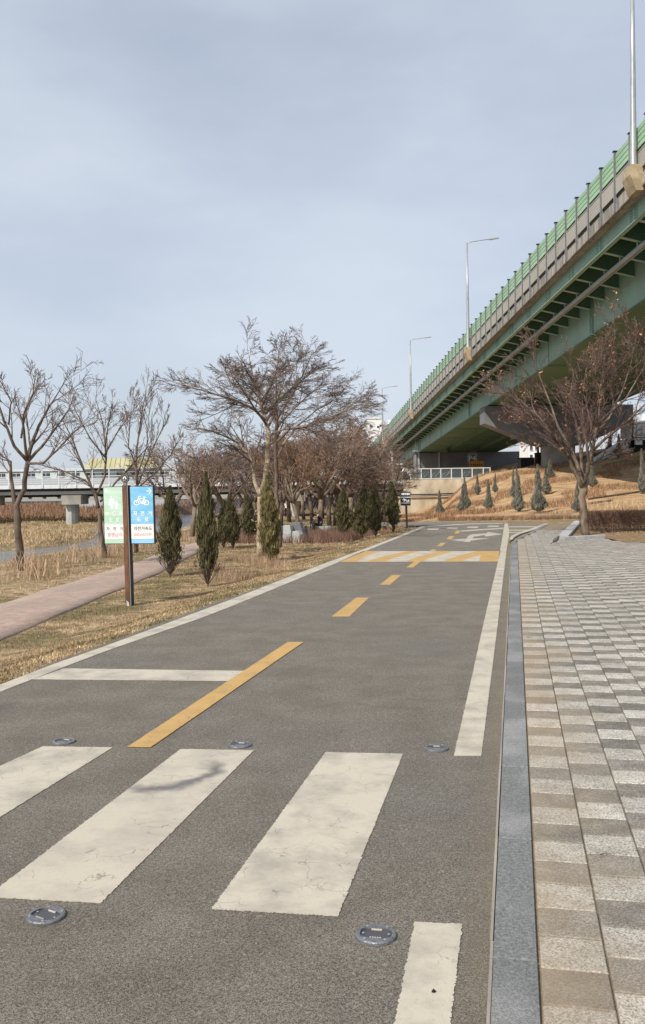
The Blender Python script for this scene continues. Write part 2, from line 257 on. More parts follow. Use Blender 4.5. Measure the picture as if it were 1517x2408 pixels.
M['straw'] = mk('straw', (0.34, 0.245, 0.14), (0.56, 0.43, 0.27), 0.6, 0.9, tint=0.4, spec=0.1)
M['shrub_brown'] = mk('shrub_brown', (0.19, 0.11, 0.065), (0.36, 0.22, 0.13), 1.0, 0.9, tint=0.4, spec=0.1)
M['hedge'] = mk('hedge_twig', (0.125, 0.075, 0.058), (0.25, 0.155, 0.115), 2.0, 0.9, tint=0.4, spec=0.1)
M['reed'] = mk('reed_stem', (0.26, 0.175, 0.115), (0.46, 0.33, 0.23), 2.0, 0.9, tint=0.35, spec=0.1)
M['black'] = mk('black_metal', (0.018, 0.018, 0.02), (0.03, 0.03, 0.032), 4, 0.45)
M['sign_brown'] = mk('rust_brown_paint', (0.12, 0.055, 0.028), (0.20, 0.09, 0.045), 9, 0.6, 0.2, 40, c3=(0.07, 0.035, 0.022), s3=4, f3=0.6, stretch=(2, 2, 0.5))
M['sign_grey'] = mk('sign_grey_steel', (0.16, 0.165, 0.17), (0.22, 0.22, 0.23), 5, 0.5)
M['sign_mint'] = mk('faded_mint_print', (0.40, 0.60, 0.46), (0.55, 0.72, 0.61), 1.6, 0.35, stretch=(1, 1, 5), coord='O')
M['sign_blue'] = mk('blue_print', (0.17, 0.47, 0.74), (0.32, 0.60, 0.83), 1.6, 0.35, stretch=(1, 1, 5), coord='O')
M['sign_white'] = mk('white_print', (0.80, 0.80, 0.78), rough=0.4)
M['sign_pink'] = mk('pink_print', (0.80, 0.28, 0.33), rough=0.4)
M['sign_ink'] = mk('ink_print', (0.03, 0.03, 0.035), rough=0.5)
M['white_print2'] = mk('bright_white_print', (0.88, 0.90, 0.88), rough=0.5)
M['rim'] = mk('cast_rim', (0.15, 0.155, 0.165), (0.24, 0.245, 0.26), 60, 0.4, 0.2, 150, metal=0.5)
M['lens_dark'] = mk('solar_cell', (0.045, 0.045, 0.05), (0.07, 0.07, 0.075), 200, 0.3)
M['reflector'] = mk('reflector', (0.52, 0.49, 0.40), rough=0.3)
M['stone_grey'] = mk('granite_slab', (0.40, 0.42, 0.42), (0.52, 0.54, 0.53), 20, 0.8, 0.2, 90, speck=(80, 0.15))
M['stone_dark'] = mk('slate_slab', (0.15, 0.15, 0.16), (0.21, 0.21, 0.22), 12, 0.8, 0.3, 60)
M['skin'] = mk('skin', (0.50, 0.30, 0.21), rough=0.6)
M['cloth_navy'] = mk('navy_cloth', (0.012, 0.018, 0.035), rough=0.9)
M['cloth_black'] = mk('black_cloth', (0.012, 0.012, 0.014), rough=0.9)
M['hair'] = mk('black_hair', (0.008, 0.007, 0.006), rough=0.6)
M['cloth_white'] = mk('white_cloth', (0.75, 0.75, 0.74), rough=0.9)
M['mint_train'] = mk('mint_cladding', (0.50, 0.58, 0.54), (0.58, 0.66, 0.62), 0.3, 0.5)
M['roof_yellow'] = mk('olive_yellow_roof', (0.36, 0.34, 0.19), (0.43, 0.41, 0.25), 0.4, 0.6)
M['window'] = mk('dark_window', (0.04, 0.05, 0.06), rough=0.15, spec=0.6)
M['tower_white'] = mk('tower_white', (0.66, 0.67, 0.68), (0.74, 0.75, 0.76), 0.05, 0.8)
M['tower_grey'] = mk('tower_grey', (0.40, 0.42, 0.45), (0.46, 0.48, 0.51), 0.05, 0.8)
M['red_fence'] = mk('crimson_panel', (0.22, 0.015, 0.03), (0.28, 0.02, 0.04), 1, 0.6)
M['orange_sign'] = mk('orange_sign', (0.55, 0.25, 0.03), rough=0.5)
M['bird'] = mk('bird_grey', (0.05, 0.045, 0.05), (0.12, 0.10, 0.10), 60, 0.8)
M['girder_grey'] = mk('girder_grey', (0.36, 0.37, 0.35), (0.44, 0.45, 0.43), 0.5, 0.7)
M['girder_dark'] = mk('girder_brown', (0.07, 0.06, 0.05), (0.11, 0.095, 0.08), 0.5, 0.8)
M['far_wood'] = mk('far_wood', (0.075, 0.062, 0.066), (0.13, 0.11, 0.115), 0.4, 0.95, tint=0.4)
def glass_mat(name, col, alpha):
    m = bpy.data.materials.new(name); m.use_nodes = True; N = m.node_tree.nodes; L = m.node_tree.links; b = N['Principled BSDF']
    b.inputs['Base Color'].default_value = (*col, 1); b.inputs['Roughness'].default_value = 0.08; b.inputs['Alpha'].default_value = alpha; return m
M['glass'] = glass_mat('railing_glass', (0.10, 0.13, 0.14), 0.45)
def water_mat():
    m = mk('river_water', (0.10, 0.115, 0.125), (0.16, 0.17, 0.18), 0.4, 0.12, 0.0, spec=0.9)
    N = m.node_tree.nodes; L = m.node_tree.links; b = N['Principled BSDF']
    gm = N.new('ShaderNodeNewGeometry'); n = N.new('ShaderNodeTexNoise'); n.inputs['Scale'].default_value = 5; n.inputs['Detail'].default_value = 5; L.new(gm.outputs['Position'], n.inputs['Vector'])
    bp = N.new('ShaderNodeBump'); bp.inputs['Strength'].default_value = 0.45; bp.inputs['Distance'].default_value = 0.05; L.new(n.outputs['Fac'], bp.inputs['Height']); L.new(bp.outputs[0], b.inputs['Normal']); return m
M['water'] = water_mat()
# ------------------------------------------------------------------ mesh helpers
COL = sc.collection
class MB:
    def __init__(s, org=(0, 0, 0)): s.v = []; s.f = []; s.t = []; s.m = []; s.o = Vector(org); s.cur = 0
    def add(s, vs, fs, tint=0.5):
        b = len(s.v); s.v.extend([tuple(Vector(q) - s.o) for q in vs]); s.t.extend([tint] * len(vs))
        for f in fs: s.f.append(tuple(i + b for i in f)); s.m.append(s.cur)
    def box(s, c, d, rz=0.0, tint=0.5, tilt=None):
        hx, hy, hz = d[0] / 2, d[1] / 2, d[2] / 2; cz, sz = math.cos(rz), math.sin(rz); vs = []
        for z in (-hz, hz):
            for (x, y) in ((-hx, -hy), (hx, -hy), (hx, hy), (-hx, hy)):
                vs.append((c[0] + x * cz - y * sz, c[1] + x * sz + y * cz, c[2] + z))
        s.add(vs, [(3, 2, 1, 0), (4, 5, 6, 7), (0, 1, 5, 4), (1, 2, 6, 5), (2, 3, 7, 6), (3, 0, 4, 7)], tint)
    def hexa(s, vs, tint=0.5): s.add(vs, [(3, 2, 1, 0), (4, 5, 6, 7), (0, 1, 5, 4), (1, 2, 6, 5), (2, 3, 7, 6), (3, 0, 4, 7)], tint)
    def prism(s, base, off, tint=0.5):      # base: list of points, extruded by vector off
        n = len(base); off = Vector(off); vs = [Vector(q) for q in base] + [Vector(q) + off for q in base]
        s.add(vs, [tuple(range(n - 1, -1, -1)), tuple(range(n, 2 * n))] + [(i, (i + 1) % n, n + (i + 1) % n, n + i) for i in range(n)], tint)
    def tube(s, pts, rad, n=6, tint=0.5, cap=True):
        pts = [Vector(q) for q in pts]; k = len(pts)
        if not hasattr(rad, '__len__'): rad = [rad] * k
        vs = []; prev = None
        for i, p in enumerate(pts):
            d = (pts[min(i + 1, k - 1)] - pts[max(i - 1, 0)])
            if d.length < 1e-9: d = Vector((0, 0, 1))
            d.normalize()
            if prev is None:
                a = d.cross(Vector((0, 0, 1)) if abs(d.z) < 0.9 else Vector((1, 0, 0)))
            else: a = prev - d * prev.dot(d)
            a.normalize(); prev = a; b = d.cross(a)
            for j in range(n):
                th = 2 * math.pi * j / n; vs.append(p + (a * math.cos(th) + b * math.sin(th)) * rad[i])
        fs = [(i * n + j, i * n + (j + 1) % n, (i + 1) * n + (j + 1) % n, (i + 1) * n + j) for i in range(k - 1) for j in range(n)]
        if cap: fs += [tuple(range(n - 1, -1, -1)), tuple(range((k - 1) * n, k * n))]
        s.add(vs, fs, tint)
    def disc(s, c, r, h, n=24, ax='z', tint=0.5, r2=None):
        c = Vector(c); dv = {'z': Vector((0, 0, h)), 'y': Vector((0, h, 0)), 'x': Vector((h, 0, 0))}[ax]
        s.tube([c, c + dv], [r, r if r2 is None else r2], n, tint)
    def mesh(s, name, mats):
        me = bpy.data.meshes.new(name); me.from_pydata(s.v, [], s.f)
        for m in (mats if isinstance(mats, (list, tuple)) else [mats]): me.materials.append(m)
        if any(s.m): me.polygons.foreach_set('material_index', s.m)
        a = me.attributes.new('tint', 'FLOAT', 'POINT'); a.data.foreach_set('value', s.t); me.update(); return me
    def build(s, name, mats, parent=None, smooth=False, loc=None):
        me = s.mesh(name, mats)
        if smooth: me.polygons.foreach_set('use_smooth', [True] * len(me.polygons))
        return link(name, me, parent, s.o if loc is None else loc)
def link(name, me, parent=None, loc=(0, 0, 0)):
    o = bpy.data.objects.new(name, me); COL.objects.link(o); o.location = loc
    if parent is not None: o.parent = parent
    return o
def tag(o, label=None, cat=None, group=None, kind=None):
    if label: o['label'] = label
    if cat: o['category'] = cat
    if group: o['group'] = group
    if kind: o['kind'] = kind
    return o
def thing(name, loc, label, cat, group=None, rz=0.0):
    o = bpy.data.objects.new(name, None); COL.objects.link(o); o.location = loc; o.rotation_euler = (0, 0, rz); o.empty_display_size = 0.2
    return tag(o, label, cat, group)
def npmesh(name, V, Fc, mat, tint=None, per=3):
    me = bpy.data.meshes.new(name); nv = len(V); nf = len(Fc)
    me.vertices.add(nv); me.vertices.foreach_set('co', np.asarray(V, np.float32).ravel())
    me.loops.add(nf * per); me.loops.foreach_set('vertex_index', np.asarray(Fc, np.int32).ravel())
    me.polygons.add(nf); me.polygons.foreach_set('loop_start', np.arange(nf, dtype=np.int32) * per)
    me.update(calc_edges=True)
    if tint is not None:
        a = me.attributes.new('tint', 'FLOAT', 'POINT'); a.data.foreach_set('value', np.asarray(tint, np.float32))
    me.materials.append(mat); me.validate(); return me
# ================================================================== SETTING
rng = np.random.default_rng(7); rnd = random.Random(11)
# ground sheet to the horizon
xs = np.concatenate([np.array([-1500, -900, -500, -300, -200, -140, -110]), np.arange(-95, -40, 2.5), np.arange(-40, 36, 0.5), np.arange(36, 80, 3.0), np.array([90, 120, 180, 300, 600, 1500])])
ys = np.concatenate([np.array([-60, -40, -25]), np.arange(-15, 3, 1.5), np.arange(3, 118, 0.5), np.arange(118, 200, 3.0), np.array([220, 260, 320, 420, 600, 1000, 1800, 3500])])
X, Y = np.meshgrid(xs, ys); Z = zt(X, Y)
V = np.stack([X.ravel(), Y.ravel(), Z.ravel()], 1); nx, ny = len(xs), len(ys)
i = np.arange(nx - 1); j = np.arange(ny - 1); I, J = np.meshgrid(i, j); a = (J * nx + I).ravel()
me = npmesh('ground', V, np.stack([a, a + 1, a + nx + 1, a + nx], 1), M['ground'], per=4)
me.polygons.foreach_set('use_smooth', [True] * len(me.polygons))
tag(link('ground', me), kind='structure')
# river
b = MB(); b.add([(-400, -60, -2.25), (-10.5, -60, -2.25), (-10.5, 420, -2.25), (-400, 420, -2.25)], [(0, 1, 2, 3)])
tag(b.build('river', M['water']), kind='structure')
# road
def poly(name, pts, mat, z, parent=None, thick=0.0, kind=None):
    b = MB(); vs = [(p.x, p.y, z) for p in pts]
    me = bpy.data.meshes.new(name); 
    import bmesh
    bm = bmesh.new(); f = bm.faces.new([bm.verts.new(v) for v in vs]); bm.normal_update()
    if f.normal.z < 0: f.normal_flip()
    bmesh.ops.triangulate(bm, faces=[f]); bm.to_mesh(me); bm.free(); me.materials.append(mat)
    o = link(name, me, parent)
    if kind: tag(o, kind=kind)
    return o
def D(l, z=0.0): return [g(x, y, z) for (x, y) in l]
leftedge = [fromns(-4.35, -6)] + D([(-10, 1622), (122, 1558), (251, 1512), (475.8, 1428.5), (560, 1399), (700, 1347), (790, 1314), (850, 1292), (935, 1260), (980, 1244), (994, 1239.3), (985, 1237), (957, 1236.5)]) + [Vector((1.5, 37.8, 0))]
farside = [Vector((1.2, 41.2, 0))] + D([(957, 1227), (1080, 1227.5), (1216, 1229.5), (1286, 1231), (1300, 1231.2)])
kerbL = D([(1286, 1232), (1246, 1246.5), (1219, 1259), (1205, 1267), (1198, 1276)])
road_pts = leftedge + farside + kerbL + [fromns(-0.085, 24.5), fromns(-0.085, -6)]
road = poly('road', road_pts, M['asphalt'], 0.0, kind='structure')
# road markings, a few mm above the asphalt
def jag(pts, step=0.007, amp=0.0019):
    out = []
    for k in range(len(pts)):
        a, c = pts[k], pts[(k + 1) % len(pts)]; L = (c - a).length; n = max(1, int(L / step)); n = min(n, 420)
        nrm = Vector((-(c - a).y, (c - a).x, 0)).normalized()
        for q in range(n):
            p = a.lerp(c, q / n)
            if q: p = p + nrm * rnd.gauss(0, amp)
            out.append(p)
    return out
marks = bpy.data.objects.new('road_markings', None); COL.objects.link(marks); tag(marks, kind='structure')
def mark(name, dl, mat='white_paint', z=0.004, jagged=True, pts=None):
    p = pts if pts else D(dl)
    if jagged: p = jag(p)
    b = MB(); th = 0.003
    import bmesh
    me = bpy.data.meshes.new(name); bm = bmesh.new(); f = bm.faces.new([bm.verts.new((q.x, q.y, z)) for q in p]); bm.normal_update()
    if f.normal.z < 0: f.normal_flip()
    r = bmesh.ops.extrude_face_region(bm, geom=[f]); 
    for v in r['geom']:
        if isinstance(v, bmesh.types.BMVert): v.co.z = z
    for v in f.verts: v.co.z = z - 0.003
    bmesh.ops.recalc_face_normals(bm, faces=bm.faces[:])
    bmesh.ops.triangulate(bm, faces=bm.faces[:]); bm.to_mesh(me); bm.free(); me.materials.append(M[mat])
    return link(name, me, marks)
mark('crossing_stripe', [(100.8, 1756.5), (265, 1758.9), (-286, 2100), (-625, 2088)])
mark('crossing_stripe', [(425.4, 1762.5), (596.8, 1765.7), (237.9, 2124.6), (-32, 2111)], 'white_scuffed')
mark('crossing_stripe', [(766, 1770), (948, 1774), (795, 2156), (498, 2139)])
a0, a1 = g(975, 2170), g(1087, 2175); b0, b1 = g(928, 2408), g(1060, 2408)
mark('edge_line', None, pts=[a0, a1, a1 + (b1 - a1) * 3, a0 + (b0 - a0) * 3])
mark('edge_line', [(1068, 1778), (1132, 1778), (1153, 1610), (1170.5, 1470), (1188, 1322), (1192, 1290), (1197, 1262), (1197, 1245), (1194.5, 1231), (1187, 1231), (1184.5, 1245), (1182, 1262), (1177, 1290), (1171, 1322), (1140, 1455), (1107, 1606)])
mark('edge_line', [(-60, 1637), (-60, 1655), (0, 1628), (75, 1598.5), (147, 1570.6), (251, 1531), (475.8, 1452.9), (560, 1420), (790, 1325), (850, 1300), (935, 1266), (990, 1243.5), (1003.8, 1238.6), (993, 1237.5), (980, 1242), (935, 1261.5), (850, 1293.5), (790, 1315.5), (700, 1349), (560, 1404), (475.8, 1435.7), (251, 1518.8), (122, 1564), (0, 1611)])
mark('stop_line', [(150, 1573), (579, 1579), (540, 1602.5), (77, 1598.5)], z=0.0052)
mark('centre_dash', [(300, 1758), (355, 1759), (714, 1511), (677, 1511)], 'yellow_paint', z=0.0064)
mark('centre_dash', [(780, 1450), (822, 1450), (868, 1406), (838, 1406)], 'yellow_paint')
mark('centre_dash', [(894, 1375), (918, 1375), (943, 1353), (922, 1353)], 'yellow_paint')
mark('centre_dash', [(955.5, 1334.6), (972, 1334.6), (989.5, 1321), (975, 1321)], 'yellow_paint')
mark('hump_band', [(797, 1321.3), (1171, 1320.6), (1177.5, 1296.3), (855, 1296.3)], 'yellow_paint')
def curveband(bl, br, tl, tr, k=4.0):
    L_ = []; R_ = []
    for q in range(9):
        t = q / 8.0; y = 1321 - 24.4 * t; w = t ** 0.62
        L_.append((bl + (tl - bl) * (t ** 1.35), y)); R_.append((br + (tr - br) * (t ** 1.35), y))
    return L_ + R_[::-1]
for c in [(840, 865, 894, 961), (909, 957, 989, 1036), (995, 1044, 1069, 1122)]:
    mark('hump_stripe', curveband(*c), z=0.0058)
mark('hump_stripe', [(1085, 1320.8), (1127, 1320.8), (1131, 1306.5), (1109, 1311.5)], z=0.0058)
for q in [[(1010, 1295.6), (1023, 1295.6), (1027, 1292.4), (1015, 1292.4)], [(1027, 1284.4), (1040, 1284.4), (1049, 1276.5), (1037, 1276.5)], [(1050, 1268.3), (1062, 1268.3), (1069, 1261), (1057, 1261)], [(1068, 1255.3), (1078, 1255.3), (1084, 1248.3), (1073, 1248.3)]]:
    mark('centre_dash', q, 'yellow_paint', jagged=False)
for q in [[(1004, 1246), (1030, 1246), (1033, 1243), (1008, 1243)], [(1050, 1243.6), (1075, 1243.6), (1078, 1240.6), (1053, 1240.6)], [(1098, 1241.4), (1123, 1241.4), (1125, 1238.5), (1101, 1238.5)], [(1146, 1239), (1172, 1239), (1174, 1236.2), (1149, 1236.2)]]:
    mark('give_way_dash', q, jagged=False)
mark('guide_line', [(1083, 1250.5), (1184.5, 1243.6), (1184.5, 1241), (1085, 1247.8)], jagged=False)
mark('guide_line', [(1004, 1239.4), (1060, 1235.6), (1110, 1232.6), (1183, 1231.4), (1183, 1230.2), (1110, 1231.2), (1060, 1233.6), (1006, 1237.2)], jagged=False)
for q in [[(1197, 1239.9), (1262, 1239.5), (1262, 1237.7), (1197, 1238)], [(1197, 1248.3), (1243, 1247.7), (1243, 1245.7), (1197, 1246)], [(1197, 1253.4), (1226, 1252.4), (1226, 1250.7), (1197, 1251.4)]]:
    mark('guide_line', q, jagged=False)
mark('edge_line', [(1198, 1268), (1204, 1270), (1211, 1262), (1222, 1256.5), (1248, 1248.5), (1290, 1232.4), (1281, 1231.3), (1243, 1245.5), (1216, 1254), (1203, 1260)], jagged=False, z=0.0055)
# turn arrow with the crossed-out straight stroke
mark('arrow_mark', [(1089.5, 1274.5), (1105.5, 1274.5), (1109, 1268), (1114, 1262.5), (1140, 1258.5), (1142, 1262), (1182, 1256.5), (1147, 1251), (1144.5, 1254.3), (1112, 1256.6), (1103, 1259), (1098, 1265)], jagged=False)
mark('arrow_mark', [(1060, 1270.6), (1092, 1270.4), (1090, 1273.2)], jagged=False, z=0.0062)
mark('arrow_mark', [(1060, 1269.4), (1095, 1267.2), (1093, 1270.2)], jagged=False, z=0.007)
mark('arrow_mark', [(1107, 1266.6), (1153, 1266.2), (1108, 1272)], jagged=False, z=0.0062)
# footpath beside the river
pin = [g(-120, 1556, -0.42), g(0, 1503, -0.42), g(100, 1462, -0.42), g(215, 1415, -0.43), g(300, 1380, -0.44), g(380, 1347, -0.46), g(450, 1314, -0.5), g(500, 1289, -0.6), g(525, 1277, -0.7), g(552, 1264, -0.8), g(572, 1253, -0.95), g(590, 1243, -1.1)]
pout = [g(-180, 1470, -0.42), g(0, 1418, -0.42), g(100, 1388, -0.42), g(225, 1352, -0.43), g(300, 1328, -0.44), g(370, 1306, -0.46), g(430, 1285, -0.5), g(475, 1269, -0.6), g(505, 1260, -0.7), g(535, 1252, -0.8), g(560, 1245, -0.95), g(580, 1238, -1.1)]
def dens(l, k=8):
    o = []
    for q in range(len(l) - 1):
        for t in range(k): o.append(l[q].lerp(l[q + 1], t / k))
    return o + [l[-1]]
A_, B_ = dens(pin), dens(pout); vs = []; W = 6
for q in range(len(A_)):
    for t in range(W + 1):
        p = A_[q].lerp(B_[q], (0, .02, .25, .5, .75, .98, 1)[t]); vs.append((p.x, p.y, gz(p.x, p.y) + (0.03 if 0 < t < W else -0.06)))
fs = [(q * (W + 1) + t, q * (W + 1) + t + 1, (q + 1) * (W + 1) + t + 1, (q + 1) * (W + 1) + t) for q in range(len(A_) - 1) for t in range(W)]
bm_ = MB(); bm_.add(vs, fs); bm_.build('footpath', M['path'], smooth=True); tag(bpy.data.objects['footpath'], kind='structure')
# ------------------------------------------------------------------ pavement of square blocks
PD = 0.2055; n_in = 0.062
s_ref = ns(g(1345, 2226))[1]
pav_pts = [fromns(0.055, 0.0), fromns(0.055, 24.6)] + D([(1212, 1276), (1222, 1268), (1238, 1260), (1262, 1248), (1290, 1231.5), (1356, 1227), (1317, 1266), (1330, 1271.5), (1424, 1266), (1465, 1275), (1560, 1276)], 0.03) + [fromns(14, 20), fromns(14, 0.0)]
pavement = poly('pavement', pav_pts, M['joint'], 0.018, kind='structure')
def inside(x, y, P):
    c = False; n = len(P); j = n - 1
    for i in range(n):
        if ((P[i].y > y) != (P[j].y > y)) and (x < (P[j].x - P[i].x) * (y - P[i].y) / (P[j].y - P[i].y + 1e-12) + P[i].x): c = not c
        j = i
    return c
def paver_mesh(mb, cx, cy, w, h, tint, ox=0, oy=0, dz=0.0, sk=0.0):
    z1 = 0.0295 + dz; bv = 0.004; vs = []
    for (e, z) in ((0, -0.01), (0, z1 - bv), (bv, z1)):
        for (sx, sy) in ((-1, -1), (1, -1), (1, 1), (-1, 1)):
            n = sx * (w / 2 - e); s = sy * (h / 2 - e)
            vs.append((cx + n * CA + s * SA, cy - n * SA + s * CA, z + (sk * sx if z > 0 else 0)))
    fs = [(8, 9, 10, 11)]
    for k in range(2):
        for q in range(4): fs.append((k * 4 + q, k * 4 + (q + 1) % 4, k * 4 + 4 + (q + 1) % 4, k * 4 + 4 + q))
    mb.add(vs, fs, tint)
var = {}
for kind in ('light', 'dark'):
    L_ = []
    for q in range(9):
        mb = MB(); paver_mesh(mb, 0, 0, PD - 0.006, PD - 0.0055, rnd.random(), dz=rnd.uniform(-.0015, .0015), sk=rnd.uniform(-.001, .001)); L_.append(mb.mesh('paver', M['paver_' + kind]))
    var[kind] = L_
cells = []
for ci in range(68):
    n = n_in + (ci + 0.5) * PD; off = s_ref + ci * 0.5 * PD
    k0 = int((1.0 - off) / PD) - 1
    for k in range(k0, k0 + 150):
        s = off + (k + 0.5) * PD
        if s < 1.2 or s > 34: continue
        p = fromns(n, s)
        if not inside(p.x, p.y, pav_pts): continue
        light = (k % 2 != 0)
        d = ray(0, 0); 
        q = p - EYE; dep = q.dot(fw); 
        px = CX + F * q.dot(rt) / dep if dep > 0.5 else -1e4; py = CY - F * q.dot(up) / dep if dep > 0.5 else 1e4
        vis = (1180 < px < 1570) and (py < 2460)
        cells.append((0 if vis else 1, s, n, p, light))
cells.sort(key=lambda c: (c[0], c[1]))
stuff = {True: MB(), False: MB()}
for q, c in enumerate(cells):
    if q < 296: 
        o = link('paver', rnd.choice(var['light' if c[4] else 'dark']), pavement, (c[3].x, c[3].y, 0))
    else: paver_mesh(stuff[c[4]], c[3].x, c[3].y, PD - 0.006, PD - 0.0055, rnd.random(), dz=rnd.uniform(-.001, .001))
allst = MB(); 
allst.v = stuff[True].v + stuff[False].v; allst.t = stuff[True].t + stuff[False].t; nn = len(stuff[True].v)
allst.f = stuff[True].f + [tuple(i + nn for i in f) for f in stuff[False].f]; allst.m = [0] * len(stuff[True].f) + [1] * len(stuff[False].f)
tag(allst.build('paver', [M['paver_light'], M['paver_dark']], pavement), kind='stuff')
# kerb stones
kerb = bpy.data.objects.new('kerb', None); COL.objects.link(kerb); tag(kerb, kind='structure')
sj = ns(g(1200, 1816))[1]
def stone(a0, a1, b0, b1, z0, z1, tint, name='kerb_stone', mat='kerb', par=None):
    c = (a0 + a1 + b0 + b1) / 4
    def ins(p, e): return p + (c - p).normalized() * e
    q = [a0, a1, b1, b0]; vs = [(p.x, p.y, z0) for p in q] + [(p.x, p.y, z1 - 0.004) for p in q]; q2 = [ins(p, 0.006) for p in q]; vs += [(p.x, p.y, z1) for p in q2]
    fs = [(3, 2, 1, 0), (8, 9, 10, 11)] + [(k * 4 + t, k * 4 + (t + 1) % 4, k * 4 + 4 + (t + 1) % 4, k * 4 + 4 + t) for k in range(2) for t in range(4)]
    mb = MB(); mb.add(vs, fs, tint); return mb.build(name, M[mat], par if par is not None else kerb)
s = sj - 4
while s < 24.4:
    if s > 0.2: 
        w0 = rnd.uniform(-.002, .002); e = min(s + 0.996, 24.5)
        stone(fromns(-0.078 + w0, s), fromns(0.056 + w0, s), fromns(-0.078 + w0, e), fromns(0.056 + w0, e), -0.05, 0.032, rnd.random())
    s += 1.0
ki = [fromns(0.056, 24.504)] + D([(1212, 1275), (1222, 1267.5), (1238, 1259.5), (1262, 1248), (1289, 1233.5)], 0.03)
ko = [fromns(-0.078, 24.504)] + D([(1205, 1274), (1213, 1266), (1231, 1258), (1254, 1247), (1281, 1232.8)], 0.03)
for q in range(len(ki) - 1): stone(ko[q], ki[q], ko[q + 1].lerp(ko[q], .01), ki[q + 1].lerp(ki[q], .01), -0.05, 0.032, rnd.random())
# thin concrete edging strip on the road side of the kerb
mb = MB(); s = 0.3
while s < 24:
    L_ = rnd.uniform(0.7, 1.1); e = rnd.uniform(-.002, .002)
    c = fromns(-0.088 + e, s + L_ / 2, -0.005); mb.box(c, (0.010, L_ - 0.01, 0.030), -AZ, rnd.random()); s += L_
tag(mb.build('edging_strip', M['concrete'], None), kind='structure')
# raised kerb of the planting bed
bed = bpy.data.objects.new('bed_kerb', None); COL.objects.link(bed); tag(bed, kind='structure')
P0, P1 = g(1328, 1271.5, 0.03), g(1424, 1266.5, 0.03); P2, P3 = g(1421, 1261.5, 0.14), g(1334, 1263.3, 0.14)
nseg = 4
back = Vector((0.03, 0.22, 0))
for q in range(nseg):
    a, c = P0.lerp(P1, q / nseg), P0.lerp(P1, (q + 0.985) / nseg); stone(a, c, a + back, c + back, 0.0, 0.13, rnd.random(), mat='bed_stone', par=bed)
Q0, Q1 = g(1312, 1268, 0.03), g(1352, 1230, 0.03); wv = Vector((0.30, 0.02, 0))
for q in range(9):
    a, c = Q0.lerp(Q1, q / 9), Q0.lerp(Q1, (q + 0.98) / 9); stone(a, a + wv, c, c + wv, 0.0, 0.13, rnd.random(), mat='bed_stone', par=bed)
# bed soil
bedp = [P0 + back * 0.9, P1 + back, g(1424, 1264.5, .03), g(1466, 1275, .03), g(1580, 1277, .03), Vector((18, 24, 0)), Vector((20, 42.6, 0)), g(1360, 1222, 0.0), Q1 + wv, Q0 + wv]
poly('planting_bed', bedp, M['soil'], 0.034, kind='structure')
# low kerb at the foot of the bank
fk = bpy.data.objects.new('bank_kerb', None); COL.objects.link(fk); tag(fk, kind='structure')
F0, F1 = Vector((9.5, 43.6, 0)), Vector((13.2, 43.3, 0))
for q in range(4):
    a, c = F0.lerp(F1, q / 4), F0.lerp(F1, (q + 0.99) / 4); stone(a, c, a + Vector((0, .18, 0)), c + Vector((0, .18, 0)), -0.05, 0.2, rnd.random(), mat='tan_concrete', par=fk)
# ================================================================== OVERPASS
_d = ray(698, 1257); DB = _d / math.hypot(_d.x, _d.y)        # bridge direction, horizontal length 1, falling away
EX = Vector((DB.y, -DB.x, 0)); EZ = Vector((0, 0, 1))
def BP(s, x, z): return EYE + DB * s + EX * x + EZ * z
S0, S1 = -12.0, 236.0
base = BP(88, 25, 0); base.z = 3.0
ov = thing('overpass', base, 'long green steel box girder overpass with noise barrier rising to the upper right', 'overpass')
def ext(mb, sec, s0, s1, n=1, tint=0.5):
    for q in range(n):
        a, c = s0 + (s1 - s0) * q / n, s0 + (s1 - s0) * (q + 1) / n
        vs = [BP(a, x, z) for x, z in sec] + [BP(c, x, z) for x, z in sec]; k = len(sec)
        mb.add(vs, [tuple(range(k)), tuple(range(2 * k - 1, k - 1, -1))] + [(i, k + i, k + (i + 1) % k, (i + 1) % k) for i in range(k)], tint)
def rect(x0, x1, z0, z1): return [(x0, z0), (x0, z1), (x1, z1), (x1, z0)]
def obuild(mb, name, mats, par=None, smooth=False): return mb.build(name, mats, par if par is not None else ov, smooth, loc=(0, 0, 0))
def OB(): return MB(base)
m_ = OB(); ext(m_, [(15.62, 15.36), (15.62, 15.62), (33.6, 15.62), (33.6, 15.30), (15.95, 15.26)], S0, S1, 12); obuild(m_, 'deck_slab', M['concrete'])
m_ = OB(); ext(m_, rect(16.3, 33.0, 15.225, 15.252), S0, S1, 12); obuild(m_, 'deck_plate', M['shaded_green'])
m_ = OB(); ext(m_, rect(15.55, 15.66, 15.22, 15.285), S0, S1, 40); obuild(m_, 'drip_edge', M['drip'])
for (x, nm) in ((16.14, 1), (33.1, 1)):
    m_ = OB(); ext(m_, rect(x, x + 0.03, 14.47, 15.26), S0, S1, 4); ext(m_, rect(x - 0.11, x + 0.14, 14.43, 14.468), S0, S1, 4); obuild(m_, 'edge_beam', M['girder_green'])
